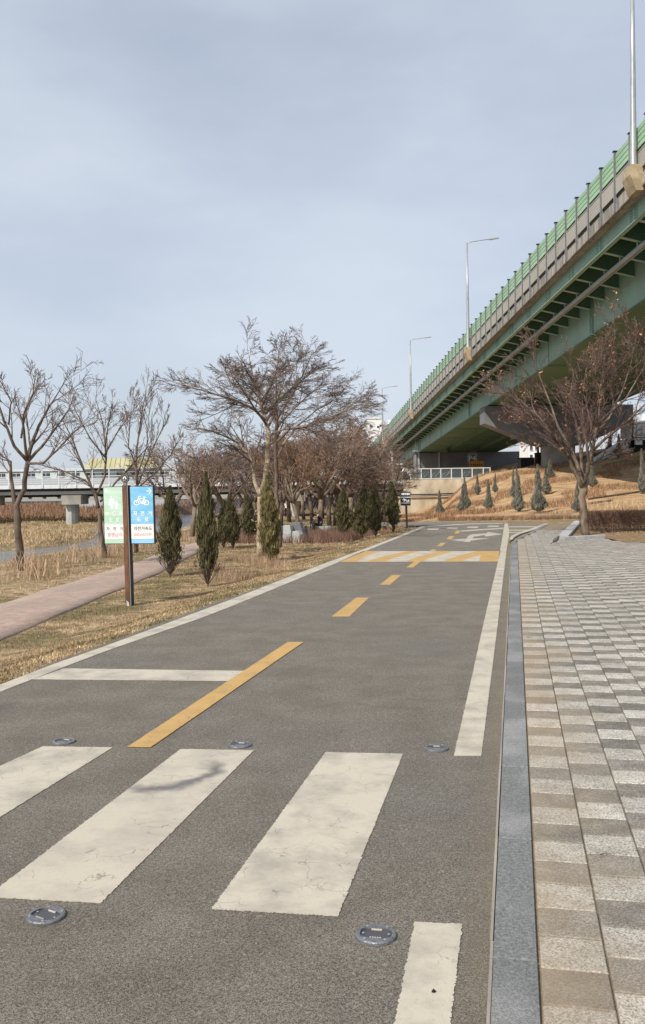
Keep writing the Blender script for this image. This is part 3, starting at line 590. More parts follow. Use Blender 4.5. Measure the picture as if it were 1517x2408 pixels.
for gi, x in enumerate((18.75, 23.25, 27.75)):
    m_ = OB(); ext(m_, [(x, 12.22), (x, 15.24), (x + 2.9, 15.24), (x + 2.9, 12.22)], S0, S1, 6)
    o = obuild(m_, 'box_girder', M['girder_green']); m_ = OB(); ext(m_, rect(x - 0.14, x + 3.04, 12.13, 12.217), S0, S1, 6); obuild(m_, 'bottom_flange', M['shaded_green'], o)
    s = 7.0
    while s < S1 - 2:
        st = OB(); ext(st, rect(x - 0.03, x + 0.0, 12.22, 15.2), s, s + 0.035); ext(st, rect(x - 0.14, x + 3.0, 12.085, 12.13), s - 0.1, s + 0.1)
        if gi == 0: obuild(st, 'stiffener', M['splice_green'], o)
        elif int(s) % 2 == 1: obuild(st, 'stiffener', M['shaded_green'], o)
        s += 10.0
    if gi == 0:
        for s in (16.5, 57.2, 98.0, 138.6, 179):
            st = OB(); ext(st, rect(x - 0.05, x - 0.032, 12.4, 15.1), s - 0.28, s + 0.28)
            obuild(st, 'splice_plate', M['girder_green'], o)
            bt = OB()
            for k in range(22):
                for ds in (-0.16, 0.16):
                    ext(bt, rect(x - 0.075, x - 0.051, 12.45 + k * 0.12, 12.51 + k * 0.12), s + ds - 0.09, s + ds + 0.09)
            tag(obuild(bt, 'bolt', M['splice_green'], o), kind='stuff')
# cross brackets below the cantilevers, hangers and the drain pipe
s = 45.05 - 2.45 * 22; k = 0; brk = None
while s < S1 - 3:
    if brk is None:
        m_ = MB(); zo = BP(0, 0, 0) - EYE
        def q3(x, z, ds): return EX * x + EZ * z + DB * ds
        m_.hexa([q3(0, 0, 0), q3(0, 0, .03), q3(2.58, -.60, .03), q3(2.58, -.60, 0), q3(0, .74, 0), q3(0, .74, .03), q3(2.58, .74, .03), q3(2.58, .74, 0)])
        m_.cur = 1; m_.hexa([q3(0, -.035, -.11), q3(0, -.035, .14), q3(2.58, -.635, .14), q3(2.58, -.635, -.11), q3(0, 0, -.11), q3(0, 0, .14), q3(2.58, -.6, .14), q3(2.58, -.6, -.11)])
        brk = m_.mesh('bracket', [M['shaded_green'], M['girder_green']])  # web in the green with painted-in shade, flange in plain girder green
        m_ = MB(); m_.tube([q3(.15, .12, .15), q3(.95, .05, .15)], 0.035, 4); m_.tube([q3(.95, .05, .15), q3(.95, -.42, .15)], 0.04, 4); m_.tube([q3(.95, -.42, .15), q3(1.15, -.42, .15)], 0.03, 4); hng = m_.mesh('pipe_hanger', M['pipe'])
        m_ = MB(); m_.hexa([q3(0, 0, 0), q3(0, 0, .03), q3(1.58, 0, .03), q3(1.58, 0, 0), q3(0, .8, 0), q3(0, .8, .03), q3(1.58, .8, .03), q3(1.58, .8, 0)]); crs = m_.mesh('cross_beam', M['girder_green'])
        m_ = MB(); m_.hexa([q3(2.4, 0, 0), q3(2.4, 0, .03), q3(0, -.6, .03), q3(0, -.6, 0), q3(2.4, .74, 0), q3(2.4, .74, .03), q3(0, .74, .03), q3(0, .74, 0)]); brr = m_.mesh('bracket', M['girder_green'])
    p = BP(s, 16.17, 14.47) - base
    link('bracket', brk, ov, p); 
    if s > 20: link('pipe_hanger', hng, ov, p)
    if k % 2 == 0:
        link('cross_beam', crs, ov, BP(s, 21.66, 14.2) - base); link('cross_beam', crs, ov, BP(s, 26.16, 14.2) - base); link('bracket', brr, ov, BP(s, 30.68, 14.47) - base)
    s += 2.45; k += 1
m_ = OB(); m_.tube([BP(q, 17.22, 13.98) for q in (5, 60, 120, S1 - 2)], 0.13, 10); obuild(m_, 'drain_pipe', M['pipe'], smooth=True)
m_ = OB(); m_.tube([BP(q, 17.50, 14.0) for q in (5, 60, 120, S1 - 2)], 0.06, 6); obuild(m_, 'drain_pipe', M['pipe'], smooth=True)
for s in np.arange(43.0 - 4.9 * 7, S1 - 4, 4.9):      # splice plates on the edge beam
    m_ = OB(); ext(m_, rect(16.10, 16.138, 14.5, 15.22), s - .42, s - .12); ext(m_, rect(16.10, 16.138, 14.5, 15.22), s + .12, s + .42); ext(m_, rect(16.12, 16.139, 14.5, 15.22), s - .119, s + .119)
    obuild(m_, 'edge_splice_plate', [M['girder_green']])
    bt = OB()
    for k in range(5):
        for ds in (-.27, .27): ext(bt, rect(16.085, 16.0995, 14.56 + k * .13, 14.61 + k * .13), s + ds - .11, s + ds + .11)
    tag(obuild(bt, 'bolt_row', M['splice_green']), kind='stuff')
# noise barrier, bay by bay, 2 m posts
def bay(fn, name, mats):
    m_ = MB(); fn(m_); return m_.mesh(name, mats)
def H(m_, x0, x1, z0, z1, a, c, t=0.5):
    m_.hexa([q3(x0, z0, a), q3(x1, z0, a), q3(x1, z0, c), q3(x0, z0, c), q3(x0, z1, a), q3(x1, z1, a), q3(x1, z1, c), q3(x0, z1, c)], t)
def f_post(m_):
    H(m_, -.16, -.14, 0, 2.86, -.055, .055); H(m_, -.14, .0, 0, 2.86, -.012, .012); H(m_, 0.0, .02, 0, 2.86, -.055, .055)
    m_.cur = 1; H(m_, -.20, .04, 2.861, 2.90, -.09, .09); m_.cur = 0
def f_slat(m_): H(m_, -.07, -.03, 0, .195, .06, 1.94)
def f_beige(m_):
    H(m_, -.08, -.03, .80, 1.66, .16, 1.93); H(m_, -.10, -.081, .80, .85, .16, 1.93); H(m_, -.10, -.081, 1.61, 1.66, .16, 1.93); H(m_, -.10, -.081, .85, 1.61, 1.88, 1.93)
def f_strip(m_): H(m_, -.085, -.03, .80, 1.66, .075, .155)
def f_gap(m_): H(m_, -.06, .0, 1.663, 1.80, .06, 1.94); H(m_, -.05, .0, .70, .797, .06, 1.94)
def f_para(m_): H(m_, 0, .25, -.0, .70, .01, 1.99); H(m_, -.05, .0, .02, .56, .16, 1.86)
def f_bolt(m_):
    for z in (.10, .25, .40): H(m_, -.10, -.051, z, z + .07, .07, .15)
mesh_post = bay(f_post, 'barrier_post', [M['post_steel'], M['dark_gap']]); 
slats = []
for k in range(4):
    m_ = MB(); H(m_, -.07, -.03, 0, .235, .06, 1.94, (0.85, 0.55, 0.3, 0.15)[k]); H(m_, -.085, -.071, .0, .03, .06, 1.94, 0.0); slats.append(m_.mesh('green_slat', M['green_panel']))
mesh_be = bay(f_beige, 'beige_panel', M['beige_panel']); mesh_st = bay(f_strip, 'cream_strip', M['cream_strip']); mesh_gp = bay(f_gap, 'rubber_seal', M['dark_gap']); mesh_bo = bay(f_bolt, 'anchor_bolts', M['dark_gap'])
mesh_pa = []
for k in range(5):
    m_ = MB(); H(m_, 0, .25, 0, .70, .01, 1.99, rnd.random()); H(m_, -.05, .0, .02, .56, .16, 1.86, rnd.random()); mesh_pa.append(m_.mesh('parapet_panel', M['parapet']))
PZ = 15.28
for k in range(0, 96):
    s = 41.9 - 2 * 6 + 2 * k; p = BP(s, 15.66, PZ) - base
    link('barrier_post', mesh_post, ov, p)
    pn = link('green_panel', mesh_gp, ov, p)
    if k < 72:
        for q in range(4):
            link('green_slat', slats[q], pn, EZ * (1.80 + .25 * q))
    else:
        m_ = MB(); 
        link('green_slat', bpy.data.meshes.get('far_green') or (lambda: (H(m_, -.07, -.03, 1.80, 2.785, .06, 1.94), m_.mesh('far_green', M['green_panel']))[1])(), pn)
    b_ = link('beige_panel', mesh_be, ov, p); link('cream_strip', mesh_st, b_)
    pa = link('parapet_panel', rnd.choice(mesh_pa), ov, p)
    if k < 60: link('anchor_bolts', mesh_bo, pa)
m_ = OB(); ext(m_, rect(33.55, 33.8, 15.3, 16.3), S0, S1, 6); obuild(m_, 'parapet', M['parapet'])
m_ = OB(); ext(m_, rect(33.6, 33.7, 16.3, 18.0), S0, S1, 6); obuild(m_, 'noise_wall', M['green_panel'])
m_ = OB(); ext(m_, rect(15.66, 15.9, 15.3, 18.1), S0, 29.9, 2); obuild(m_, 'noise_wall', M['beige_panel'])
# piers: hammerhead cap on a column
def pier(s, x0, x1, colx, colw, zb, deep=3.9, endh=1.65, thick=2.4):
    c0 = BP(s, x0, 12.08); z = c0.z; A = Vector((c0.x, c0.y, 0)); B = Vector((BP(s, x1, 0).x, BP(s, x1, 0).y, 0)); L_ = (B - A).length; u = (B - A).normalized(); w = Vector((-u.y, u.x, 0))
    cw0 = (colx - x0) - colw / 2; cw1 = (colx - x0) + colw / 2
    prof = [(0, -endh), (0, 0), (L_, 0), (L_, -endh), (cw1 + .8, -deep + .15), (cw1, -deep), (cw0, -deep), (cw0 - .8, -deep + .15)]
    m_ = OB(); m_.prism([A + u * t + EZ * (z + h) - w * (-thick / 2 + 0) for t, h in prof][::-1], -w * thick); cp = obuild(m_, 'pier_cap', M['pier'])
    m_ = OB(); c = A + u * ((cw0 + cw1) / 2); n = 20
    pts = []
    for k in range(n):
        th = 2 * math.pi * k / n; ex = colw / 2 * np.sign(math.cos(th)) * abs(math.cos(th)) ** .35; ey = thick * .46 * np.sign(math.sin(th)) * abs(math.sin(th)) ** .35
        pts.append(c + u * float(ex) + w * float(ey) + EZ * zb)
    m_.prism(pts, EZ * (z - deep - zb)); obuild(m_, 'pier_column', M['concrete'])
    for gx in (18.75, 23.25, 27.75):
        for dx in (.5, 2.4):
            m_ = OB(); q = BP(s, gx + dx, 12.0); m_.box((q.x, q.y, z + .06), (.6, .6, .12)); obuild(m_, 'bearing', M['dark_gap'])
    return A, u, w, z
pier(88.6, 18.2, 32.6, 25.6, 3.0, 1.5)
A4, u4, w4, z4 = pier(138.5, 18.0, 33.8, 25.6, 7.5, 0.5, deep=2.9, endh=2.2)
pier(38.6, 18.2, 32.6, 27.5, 3.0, -1)
pier(188.5, 18.2, 33, 25.6, 6, -2, deep=2.4)
# drain downpipes on the pier P4
for t in (.55, 3.6):
    m_ = OB(); q = A4 + u4 * t - w4 * 1.45; m_.tube([q + EZ * (z4), q + EZ * 2.6], .12, 8); obuild(m_, 'downpipe', M['pipe'])
# street lamps on the parapet
lampspec = [(41.5, 'tall lamp post at the top right edge, only its lower pole in the picture'), (81.6, 'tallest complete street lamp on the overpass'), (122.4, 'second complete street lamp, middle one of the overpass'), (162.5, 'smallest and farthest street lamp on the overpass')]
for s, lb in lampspec:
    s = s * 0.987; p = BP(s, 15.36, 16.22)
    t = thing('street_lamp', p, lb, 'street lamp', 'grey street lamps along the overpass parapet')
    m_ = MB(); H_ = 9.25
    m_.tube([(0, 0, 0), (0, 0, .02), (0, 0, H_ * .5), (0, 0, H_)], [.16, .155, .115, .07], 10); m_.build('pole', M['galv'], t, True)
    m_ = MB(); m_.box((0, 0, .012), (.42, .42, .03)); m_.build('base_plate', M['galv'], t)
    m_ = MB(); m_.tube([(0, 0, H_ - .35), (.05, 0, H_ - .12), (.3, 0, H_ + .03), (1.0, 0, H_ + .13), (2.0, 0, H_ + .25)], [.05, .05, .045, .04, .035], 6); m_.build('arm', M['galv'], t, True)
    m_ = MB(); m_.hexa([(1.95, -.14, H_ + .2), (2.85, -.10, H_ + .31), (2.85, .10, H_ + .31), (1.95, .14, H_ + .2), (2.0, -.10, H_ + .32), (2.8, -.07, H_ + .40), (2.8, .07, H_ + .40), (2.0, .10, H_ + .32)]); hd = m_.build('lamp_head', M['galv'], t)
    m_ = MB(); m_.hexa([(2.05, -.10, H_ + .18), (2.78, -.07, H_ + .27), (2.78, .07, H_ + .27), (2.05, .10, H_ + .18), (2.05, -.11, H_ + .205), (2.78, -.08, H_ + .295), (2.78, .08, H_ + .295), (2.05, .11, H_ + .205)]); m_.build('lens', M['lamp_glass'], hd)
    # concrete corbel that carries the pole
    m_ = OB(); a = s - .5; c = s + .5
    pr = [(15.61, 16.2), (15.06, 16.2), (15.02, 15.75), (15.3, 15.05), (15.61, 15.05)]
    vs = [BP(a, x, z) for x, z in pr] + [BP(c, x, z) for x, z in pr]; k5 = 5
    m_.add(vs, [tuple(range(4, -1, -1)), tuple(range(5, 10))] + [(i, (i + 1) % 5, 5 + (i + 1) % 5, 5 + i) for i in range(5)]); obuild(m_, 'lamp_corbel', M['tan_concrete'])
# text helper ---------------------------------------------------------
def text_mesh(body, size, depth=0.0, align='CENTER', space=1.0, bold=0.0):
    cu = bpy.data.curves.new('t', 'FONT'); cu.body = body; cu.size = size; cu.extrude = depth; cu.align_x = align; cu.align_y = 'CENTER'; cu.space_character = space; cu.resolution_u = 3; cu.offset = size * bold
    o = bpy.data.objects.new('t', cu); COL.objects.link(o); dg = bpy.context.evaluated_depsgraph_get(); me = bpy.data.meshes.new_from_object(o.evaluated_get(dg)); bpy.data.objects.remove(o); bpy.data.curves.remove(cu); return me
def put_text(name, body, size, mat, parent, loc, rot=(math.pi / 2, 0, 0), depth=0.0008, sx=1.0, bold=0.0, space=1.0):
    me = text_mesh(body, size, depth, space=space, bold=bold); me.materials.clear(); me.materials.append(mat)
    xs_ = [v.co.x for v in me.vertices]; ys_ = [v.co.y for v in me.vertices]
    if xs_:
        cx = (min(xs_) + max(xs_)) / 2; cy = (min(ys_) + max(ys_)) / 2
        for v in me.vertices: v.co.x = (v.co.x - cx) * sx; v.co.y -= cy
    o = link(name, me, parent, loc); o.rotation_euler = rot; return o
# P4 plate and orange notice on the embankment under the bridge
def plate(px, py, Y, w, h, label, cat, mat, poleh, txt, tmat, tsz, frame=None):
    c = at(px, py, Y); gzv = max(gz(c.x, c.y), 2.42)
    t = thing(cat.replace(' ', '_'), (c.x, c.y, gzv), label, cat)
    zc = c.z - gzv
    m_ = MB(); m_.tube([(0, .06, 0), (0, .06, zc + h * .4)], .04, 8); m_.build('pole', M['galv'], t)
    m_ = MB(); m_.box((0, 0, zc), (w, .03, h)); m_.build('panel', mat, t)
    if frame:
        m_ = MB(); f = .07
        for (x, z, a, c2) in ((0, zc + h / 2, w, f), (0, zc - h / 2, w, f), (-w / 2, zc, f, h), (w / 2, zc, f, h)): m_.box((x, -.02, z), (a, .012, c2))
        m_.build('frame', frame, t)
    if txt: put_text('lettering', txt, tsz, tmat, t, (0, -.024, zc))
    return t
plate(1111, 1077.5, 132, 1.25, 1.25, 'square white framed P4 plate on a pole in the shade under the overpass', 'location sign', M['pier'], 2, 'P4', M['sign_white'], 1.1, M['white_steel'])
plate(1121, 1095, 131, 2.1, 1.3, 'orange notice board behind the glass railing under the overpass', 'notice board', M['orange_sign'], 1, '', M['sign_ink'], .3)
o_ = bpy.data.objects['notice_board']
m_ = MB(); zc = at(1121, 1095, 131).z - o_.location.z
for k in range(6): m_.box((-.75 + .3 * k, -.02, zc + .1), (.17, .01, .32))
m_.build('black_writing', M['sign_ink'], o_)
# ================================================================== ABUTMENT WALL AND RAILING
WY = 96.0
def wx(px): return at(px, 1140, WY).x
xL, xR = wx(950), wx(1238)
aw = thing('retaining_wall', (xL, WY, 0), 'pale weathered concrete retaining wall below the white framed glass railing', 'retaining wall')
m_ = MB((xL, WY, 0)); m_.box(((xL + xR) / 2, WY + .3, .93), (xR - xL, .6, 3.0)); m_.build('upper_wall', M['wall_concrete'], aw, loc=(0, 0, 0))
xL2 = wx(929)
m_ = MB((xL, WY, 0)); m_.box(((xL2 + wx(1140)) / 2, WY - .25, -.75), (wx(1140) - xL2, .5, 2.65)); m_.build('lower_wall', M['wall_concrete'], aw, loc=(0, 0, 0))
for z, r_ in ((.82, .07), (.66, .05)):
    m_ = MB((xL, WY, 0)); m_.tube([(xL2 + t, WY - .62, z + .02 * math.sin(t * 1.3) + .016 * t) for t in np.arange(0, xR - xL2, .8)], r_, 5); m_.build('cable', M['black'], aw, loc=(0, 0, 0))
m_ = MB((xL, WY, 0)); m_.box(((xL2 + wx(1140)) / 2, WY - .35, .62), (wx(1140) - xL2, .7, .1)); m_.build('ledge', M['wall_concrete'], aw, loc=(0, 0, 0))
rl = thing('glass_railing', (xL, WY, 2.43), 'white framed railing with dark glass panes on the retaining wall', 'railing')
posts = [at(p, 1120, WY).x for p in (966, 991, 1014, 1037, 1062, 1087, 1111, 1137, 1153)]
z0r, z1r = 2.52, 3.52
for x in posts:
    m_ = MB((xL, WY, 2.43)); m_.box((x, WY + .1, (z0r + z1r) / 2), (.10, .09, z1r - z0r + .16)); m_.build('post', M['white_steel'], rl, loc=(0, 0, 0))
for z in (z0r, z1r + .04):
    m_ = MB((xL, WY, 2.43)); m_.box(((posts[0] + posts[-1]) / 2, WY + .1, z), (posts[-1] - posts[0] + .1, .11, .09)); m_.build('rail', M['white_steel'], rl, loc=(0, 0, 0))
for a, c in zip(posts[:-1], posts[1:]):
    m_ = MB((xL, WY, 2.43)); m_.box(((a + c) / 2, WY + .1, (z0r + z1r) / 2), (c - a - .12, .015, z1r - z0r - .1)); m_.build('pane', M['glass'], rl, loc=(0, 0, 0))
# ================================================================== RIVER BRIDGE
RY = 98.0
rb = thing('river_bridge', (-27, RY, -1), 'low river bridge with white railing and dark girders crossing behind the bare trees', 'bridge')
RO = (-27, RY, -1)
def rbuild(m_, n, mat, par=None): return m_.build(n, mat, par if par is not None else rb, loc=(0, 0, 0))
x0, x1 = -75, 8.7; xc = (x0 + x1) / 2; w_ = x1 - x0
m_ = MB(RO); m_.box((xc, RY, 2.27), (w_, .3, .40)); rbuild(m_, 'fascia', M['white_steel'])
m_ = MB(RO); m_.box((xc, RY + 4, 2.20), (w_, 7.6, .25)); rbuild(m_, 'deck', M['concrete'])
m_ = MB(RO); m_.box((xc, RY + .9, 1.78), (w_, .4, .56)); rbuild(m_, 'girder', M['girder_dark'])
m_ = MB(RO); m_.box((xc, RY + .5, 1.60), (w_, .12, .36)); rbuild(m_, 'girder', M['girder_grey'])
m_ = MB(RO); m_.box((xc, RY + 6, 1.6), (w_, .4, .9)); rbuild(m_, 'girder', M['girder_dark'])
x = x0 + .3
while x < x1:
    m_ = MB(RO); m_.box((x, RY - .05, 3.28), (.11, .12, 1.75)); m_.box((x, RY - .19, 2.3), (.22, .07, .42)); rbuild(m_, 'railing_post', M['white_steel']); x += 1.79
for z, h in ((4.14, .10), (3.36, .07), (3.12, .05), (2.9, .05), (2.68, .05), (3.75, .04)):
    m_ = MB(RO); m_.box((xc, RY - .05, z), (w_, .06, h)); rbuild(m_, 'rail', M['white_steel'])
# second, lower deck just behind
rb2 = thing('pipe_bridge', (-27, RY + 10, -1), 'lower pale girder deck behind the river bridge, on concrete piers', 'bridge')
m_ = MB(RO); m_.o = Vector((-27, RY + 10, -1)); m_.box((xc - 3, RY + 10, .98), (w_ - 6, .4, .62)); m_.build('girder', M['girder_grey'], rb2, loc=(0, 0, 0))
m_ = MB((-27, RY + 10, -1)); m_.box((xc - 3, RY + 10.5, 1.36), (w_ - 6, 1.6, .14)); m_.build('walkway', M['concrete'], rb2, loc=(0, 0, 0))
for k in range(46):
    m_ = MB((-27, RY + 10, -1)); xk = -72 + k * 1.7; m_.box((xk, RY + 9.7, 1.34), (.35, .3, .22)); m_.build('cleat', M['white_steel'], rb2, loc=(0, 0, 0))
for (xp, wd, par, tl) in ((-27.0, 1.25, rb, 0), (-36.2, 1.3, rb, 0), (-13.4, .95, rb, 0), (-48, 1.3, rb, 0), (-3, 1, rb, 0)):
    m_ = MB(RO); m_.box((xp + .35, RY + .6, .84), (wd * 1.65, 3.2, .98)); rbuild(m_, 'pier_cap', M['concrete'])
    m_ = MB(RO); n = 12; pts = [Vector((xp + wd / 2 * 1.08 * math.cos(2 * math.pi * (q + .5) / n), RY + .8 + 1.2 * math.sin(2 * math.pi * (q + .5) / n), -3.0)) for q in range(n)]
    m_.prism(pts, (0, 0, 3.36)); rbuild(m_, 'pier_column', M['girder_grey'])
# platform building on the bridge line, mint cladding with a yellow roof
st = thing('station_building', (-30, 108, 2), 'mint panelled station building behind the river bridge railing, with an olive yellow roof', 'building')
SO = (-30, 108, 2)
m_ = MB(SO); m_.box((-38, 109, 3.35), (56, 2.4, 1.75)); m_.build('wall', M['mint_train'], st, loc=(0, 0, 0))
for k in range(30):
    m_ = MB(SO); xk = -64 + k * 1.75; m_.box((xk, 107.77, 3.75), (.85, .05, .6)); fr = m_.build('window', M['window'], st, loc=(0, 0, 0))
    m_ = MB(SO); m_.box((xk, 107.76, 3.42), (.95, .09, .06)); m_.box((xk, 107.74, 3.78), (.05, .03, .6)); m_.build('sill', M['white_steel'], fr, loc=(0, 0, 0))
m_ = MB(SO); m_.box((-38, 107.7, 4.25), (56, .2, .12)); m_.build('eaves', M['white_steel'], st, loc=(0, 0, 0))
m_ = MB(SO); m_.box((-38, 107.74, 2.95), (56, .12, .8)); m_.build('skirting', M['tower_grey'], st, loc=(0, 0, 0))
xr0, xr1 = at(208, 1100, 110).x, at(378, 1100, 110).x
m_ = MB(SO); m_.hexa([(xr0, 106.8, 4.35), (xr1 + .4, 106.8, 4.35), (xr1 + .4, 112, 4.35), (xr0, 112, 4.35), (xr0 + .9, 108, 5.6), (xr1 - .8, 108, 5.6), (xr1 - .8, 112, 5.6), (xr0 + .9, 112, 5.6)]); rf = m_.build('roof', M['roof_yellow'], st, loc=(0, 0, 0))
x = xr0 + 1
while x < xr1 - .8:
    m_ = MB(SO); m_.hexa([(x, 106.75, 4.38), (x + .06, 106.75, 4.38), (x + .06, 106.9, 4.38), (x, 106.9, 4.38), (x, 107.95, 5.66), (x + .06, 107.95, 5.66), (x + .06, 108.1, 5.66), (x, 108.1, 5.66)]); m_.build('roof_seam', M['roof_yellow'], rf, loc=(0, 0, 0)); x += .55
# ================================================================== FAR BUILDINGS
def tower(px0, px1, ptop, Y, depth, label, mat, gable=False, rows=12, cols=3, pbot=1150, side=True, frontwin=True, balc=False):
    a, c = at(px0, ptop, Y), at(px1, ptop, Y); zt_ = a.z; O = Vector(((a.x + c.x) / 2, Y, 0)); hw = (c.x - a.x) / 2
    t = thing('apartment_block', O, label, 'building')
    m_ = MB(); m_.box((0, depth / 2, zt_ / 2 - 1), (2 * hw, depth, zt_ + 2)); m_.build('wall', mat, t)
    m_ = MB()
    if gable:
        m_.prism([(-hw - .3, -.3, zt_), (hw + .3, -.3, zt_), (0, -.3, zt_ + hw * .34)], (0, depth + .6, 0)); m_.build('roof', M['tower_grey'], t)
        m_ = MB(); m_.prism([(-hw, -.38, zt_), (hw, -.38, zt_), (0, -.38, zt_ + hw * .26)], (0, .06, 0)); m_.build('gable', mat, t)
    else:
        m_.box((0, depth / 2, zt_ + .25), (2 * hw + .4, depth + .4, .5)); rf = m_.build('roof', M['tower_grey'], t)
        m_ = MB(); m_.box((hw * .2, depth * .4, zt_ + 1.6), (hw * .7, depth * .4, 2.2)); m_.build('plant_room', mat, rf)
    mw = bpy.data.meshes.get('far_window_' + str(cols)) 
    ww = 2 * hw / cols * .5
    m_ = MB(); m_.box((0, 0, 0), (ww, .12, 1.5)); mw = m_.mesh('window', M['window']); m_ = MB(); m_.box((0, -.12, -.85), (ww * 1.2, .3, .12)); ms = m_.mesh('sill', M['tower_grey'])
    m_ = MB(); m_.box((0, -.5, -1.1), (ww * 1.9, 1.0, 1.1)); mbal = m_.mesh('balcony', mat)
    if frontwin:
        for r_ in range(rows):
            for q in range(cols):
                x = -hw + (q + .5) * 2 * hw / cols; z = zt_ - 2.6 - r_ * 2.9
                if z < 3: continue
                wdo = link('window', mw, t, (x, -.04, z)); link('sill', ms, wdo)
                if balc: link('balcony', mbal, wdo)
    return t, hw, zt_
t, hw, ztp = tower(864, 901, 985, 400, 30, 'white apartment tower with a shallow gable behind the bare trees beside the overpass', M['tower_white'], gable=True, frontwin=False)
for (x, z) in ((-hw * .6, -3.2), (hw * .35, -3.6), (hw * .65, -3.0)):
    m_ = MB(); m_.box((x, -.05, ztp + z), (.9, .12, .9)); m_.build('vent', M['window'], t)
m_ = MB(); m_.prism([(-hw, -.2, ztp - 6.2), (-hw, -.2, ztp - 6.0), (0, -.2, ztp - 4.6), (hw, -.2, ztp - 6.0), (hw, -.2, ztp - 6.2), (0, -.2, ztp - 4.8)], (0, .15, 0)); m_.build('trim', M['tower_grey'], t)
tower(838, 863, 1012, 380, 14, 'grey apartment block with stacked white balconies left of the gabled tower', M['tower_grey'], rows=9, cols=2, balc=True)
tower(902, 925, 1000, 430, 14, 'white apartment block half hidden right of the gabled tower', M['tower_white'], rows=9, cols=2)
tower(760, 815, 1062, 420, 14, 'low grey apartment block behind the middle of the bare trees', M['tower_grey'], rows=6, cols=5, balc=True)
tower(660, 735, 1072, 440, 14, 'wide white apartment block behind the bare trees left of centre', M['tower_white'], rows=5, cols=6)
tower(1243, 1292, 1030, 260, 12, 'white apartment block seen below the overpass beside the crimson panels', M['tower_white'], rows=7, cols=4)
tower(1215, 1242, 1090, 300, 12, 'white apartment block glimpsed at the left foot of the dark underpass opening', M['tower_white'], rows=4, cols=3)
tower(1486, 1560, 992, 300, 12, 'white apartment block at the right edge behind the stair hall', M['tower_white'], rows=10, cols=5)
tower(420, 470, 1108, 330, 12, 'pale low block behind the river bridge right of the sign', M['tower_white'], rows=3, cols=4)
tower(1160, 1238, 1100, 330, 12, 'low white block in the gap behind the overpass pier', M['tower_white'], rows=3, cols=6)
# dark service enclosure and crimson panels under the overpass
def boxat(name, px0, px1, py0, py1, Y, depth, label, cat, mat, part='wall', ribs=0, ribmat=None):
    a, c = at(px0, py0, Y), at(px1, py1, Y); zb = min(c.z, gz((a.x + c.x) / 2, Y)) - .1
    t = thing(name, ((a.x + c.x) / 2, Y, zb), label, cat); w = c.x - a.x; h = a.z - zb
    m_ = MB(); m_.box((0, depth / 2, h / 2), (w, depth, h)); m_.build(part, mat, t)
    m_ = MB(); m_.box((0, depth / 2, h + .05), (w + .1, depth + .1, .1)); m_.build('cap', ribmat or mat, t)
    for k in range(ribs):
        m_ = MB(); m_.box((-w / 2 + (k + .5) * w / ribs, -.03, h / 2), (.08, .06, h)); m_.build('rib', ribmat or mat, t)
    return t, w, h
boxat('service_enclosure', 1225, 1257, 1078, 1113, 110, 2, 'dark service enclosure left of the crimson panels under the overpass', 'enclosure', M['black'], ribs=4, ribmat=M['dark_gap'])
boxat('crimson_fence', 1258, 1293, 1067, 1110, 104, .2, 'crimson panel fence standing between the dark enclosure and the overpass pier', 'fence', M['red_fence'], 'panel', 5, M['cloth_black'])
for (px, tp) in ((1266, 1040), (1274, 1047)):
    c = at(px, 1110, 103); tpz = at(px, tp, 103).z
    t = thing('utility_pole', (c.x, 103, gz(c.x, 103)), 'thin dark pole above the crimson panels, %s one' % ('left' if px == 1266 else 'right'), 'pole', 'thin dark poles above the crimson panels')
    m_ = MB(); m_.tube([(0, 0, 0), (0, 0, tpz - t.location.z)], .13, 6); m_.build('shaft', M['cloth_black'], t)
    m_ = MB(); m_.box((0, -.1, tpz - t.location.z - 1.5), (.5, .3, .7)); m_.build('junction_box', M['cloth_black'], t)
# white covered stair hall at the right edge
zb = 3.6; YS = 84.0
sh_t = thing('stair_hall', (at(1500, 1050, YS).x, YS, gz(at(1500, 1050, YS).x, YS)), 'white clad covered stairway climbing to a platform at the right edge', 'stairway')
SO2 = tuple(sh_t.location)
def sb(name, mat, quad, depth, par=None):      # quad of picture outline points at distance YS
    m_ = MB(SO2); m_.prism([at(x, y, YS) for x, y in quad], (0, depth, 0)); return m_.build(name, mat, par or sh_t, loc=(0, 0, 0))
side = sb('side_cladding', M['white_steel'], [(1395, 1078), (1480, 1023), (1487, 1023), (1487, 1042), (1400, 1092)], .2)
sb('landing', M['white_steel'], [(1484, 998), (1600, 985), (1600, 1026), (1484, 1028)], 3.0)
sb('landing_base', M['tower_grey'], [(1484, 1030), (1600, 1028), (1600, 1033), (1484, 1035)], 3.2)
sb('stringer', M['white_steel'], [(1400, 1096), (1487, 1046), (1487, 1052), (1404, 1100)], 1.5)
sb('roof_edge', M['tower_white'], [(1484, 994), (1600, 978), (1600, 984), (1484, 1000)], 3.4)
for k in range(9):
    x = 1404 + k * 9.5; y = 1085 - k * 5.6
    sb('louver', M['girder_grey'], [(x, y - 9), (x + 2, y - 10), (x + 2, y + 2), (x, y + 3)], -.05, side)
for k in range(5): sb('mullion', M['tower_grey'], [(1497 + k * 12, 1000), (1499 + k * 12, 1000), (1499 + k * 12, 1024), (1497 + k * 12, 1024)], -.08)
sb('post', M['girder_dark'], [(1486, 985), (1490, 985), (1490, 1066), (1486, 1066)], .4)
sb('base_wall', M['cloth_black'], [(1478, 1036), (1600, 1034), (1600, 1062), (1478, 1064)], 2.0)
sb('plinth', M['white_steel'], [(1492, 1036), (1508, 1036), (1508, 1046), (1492, 1046)], -.3)
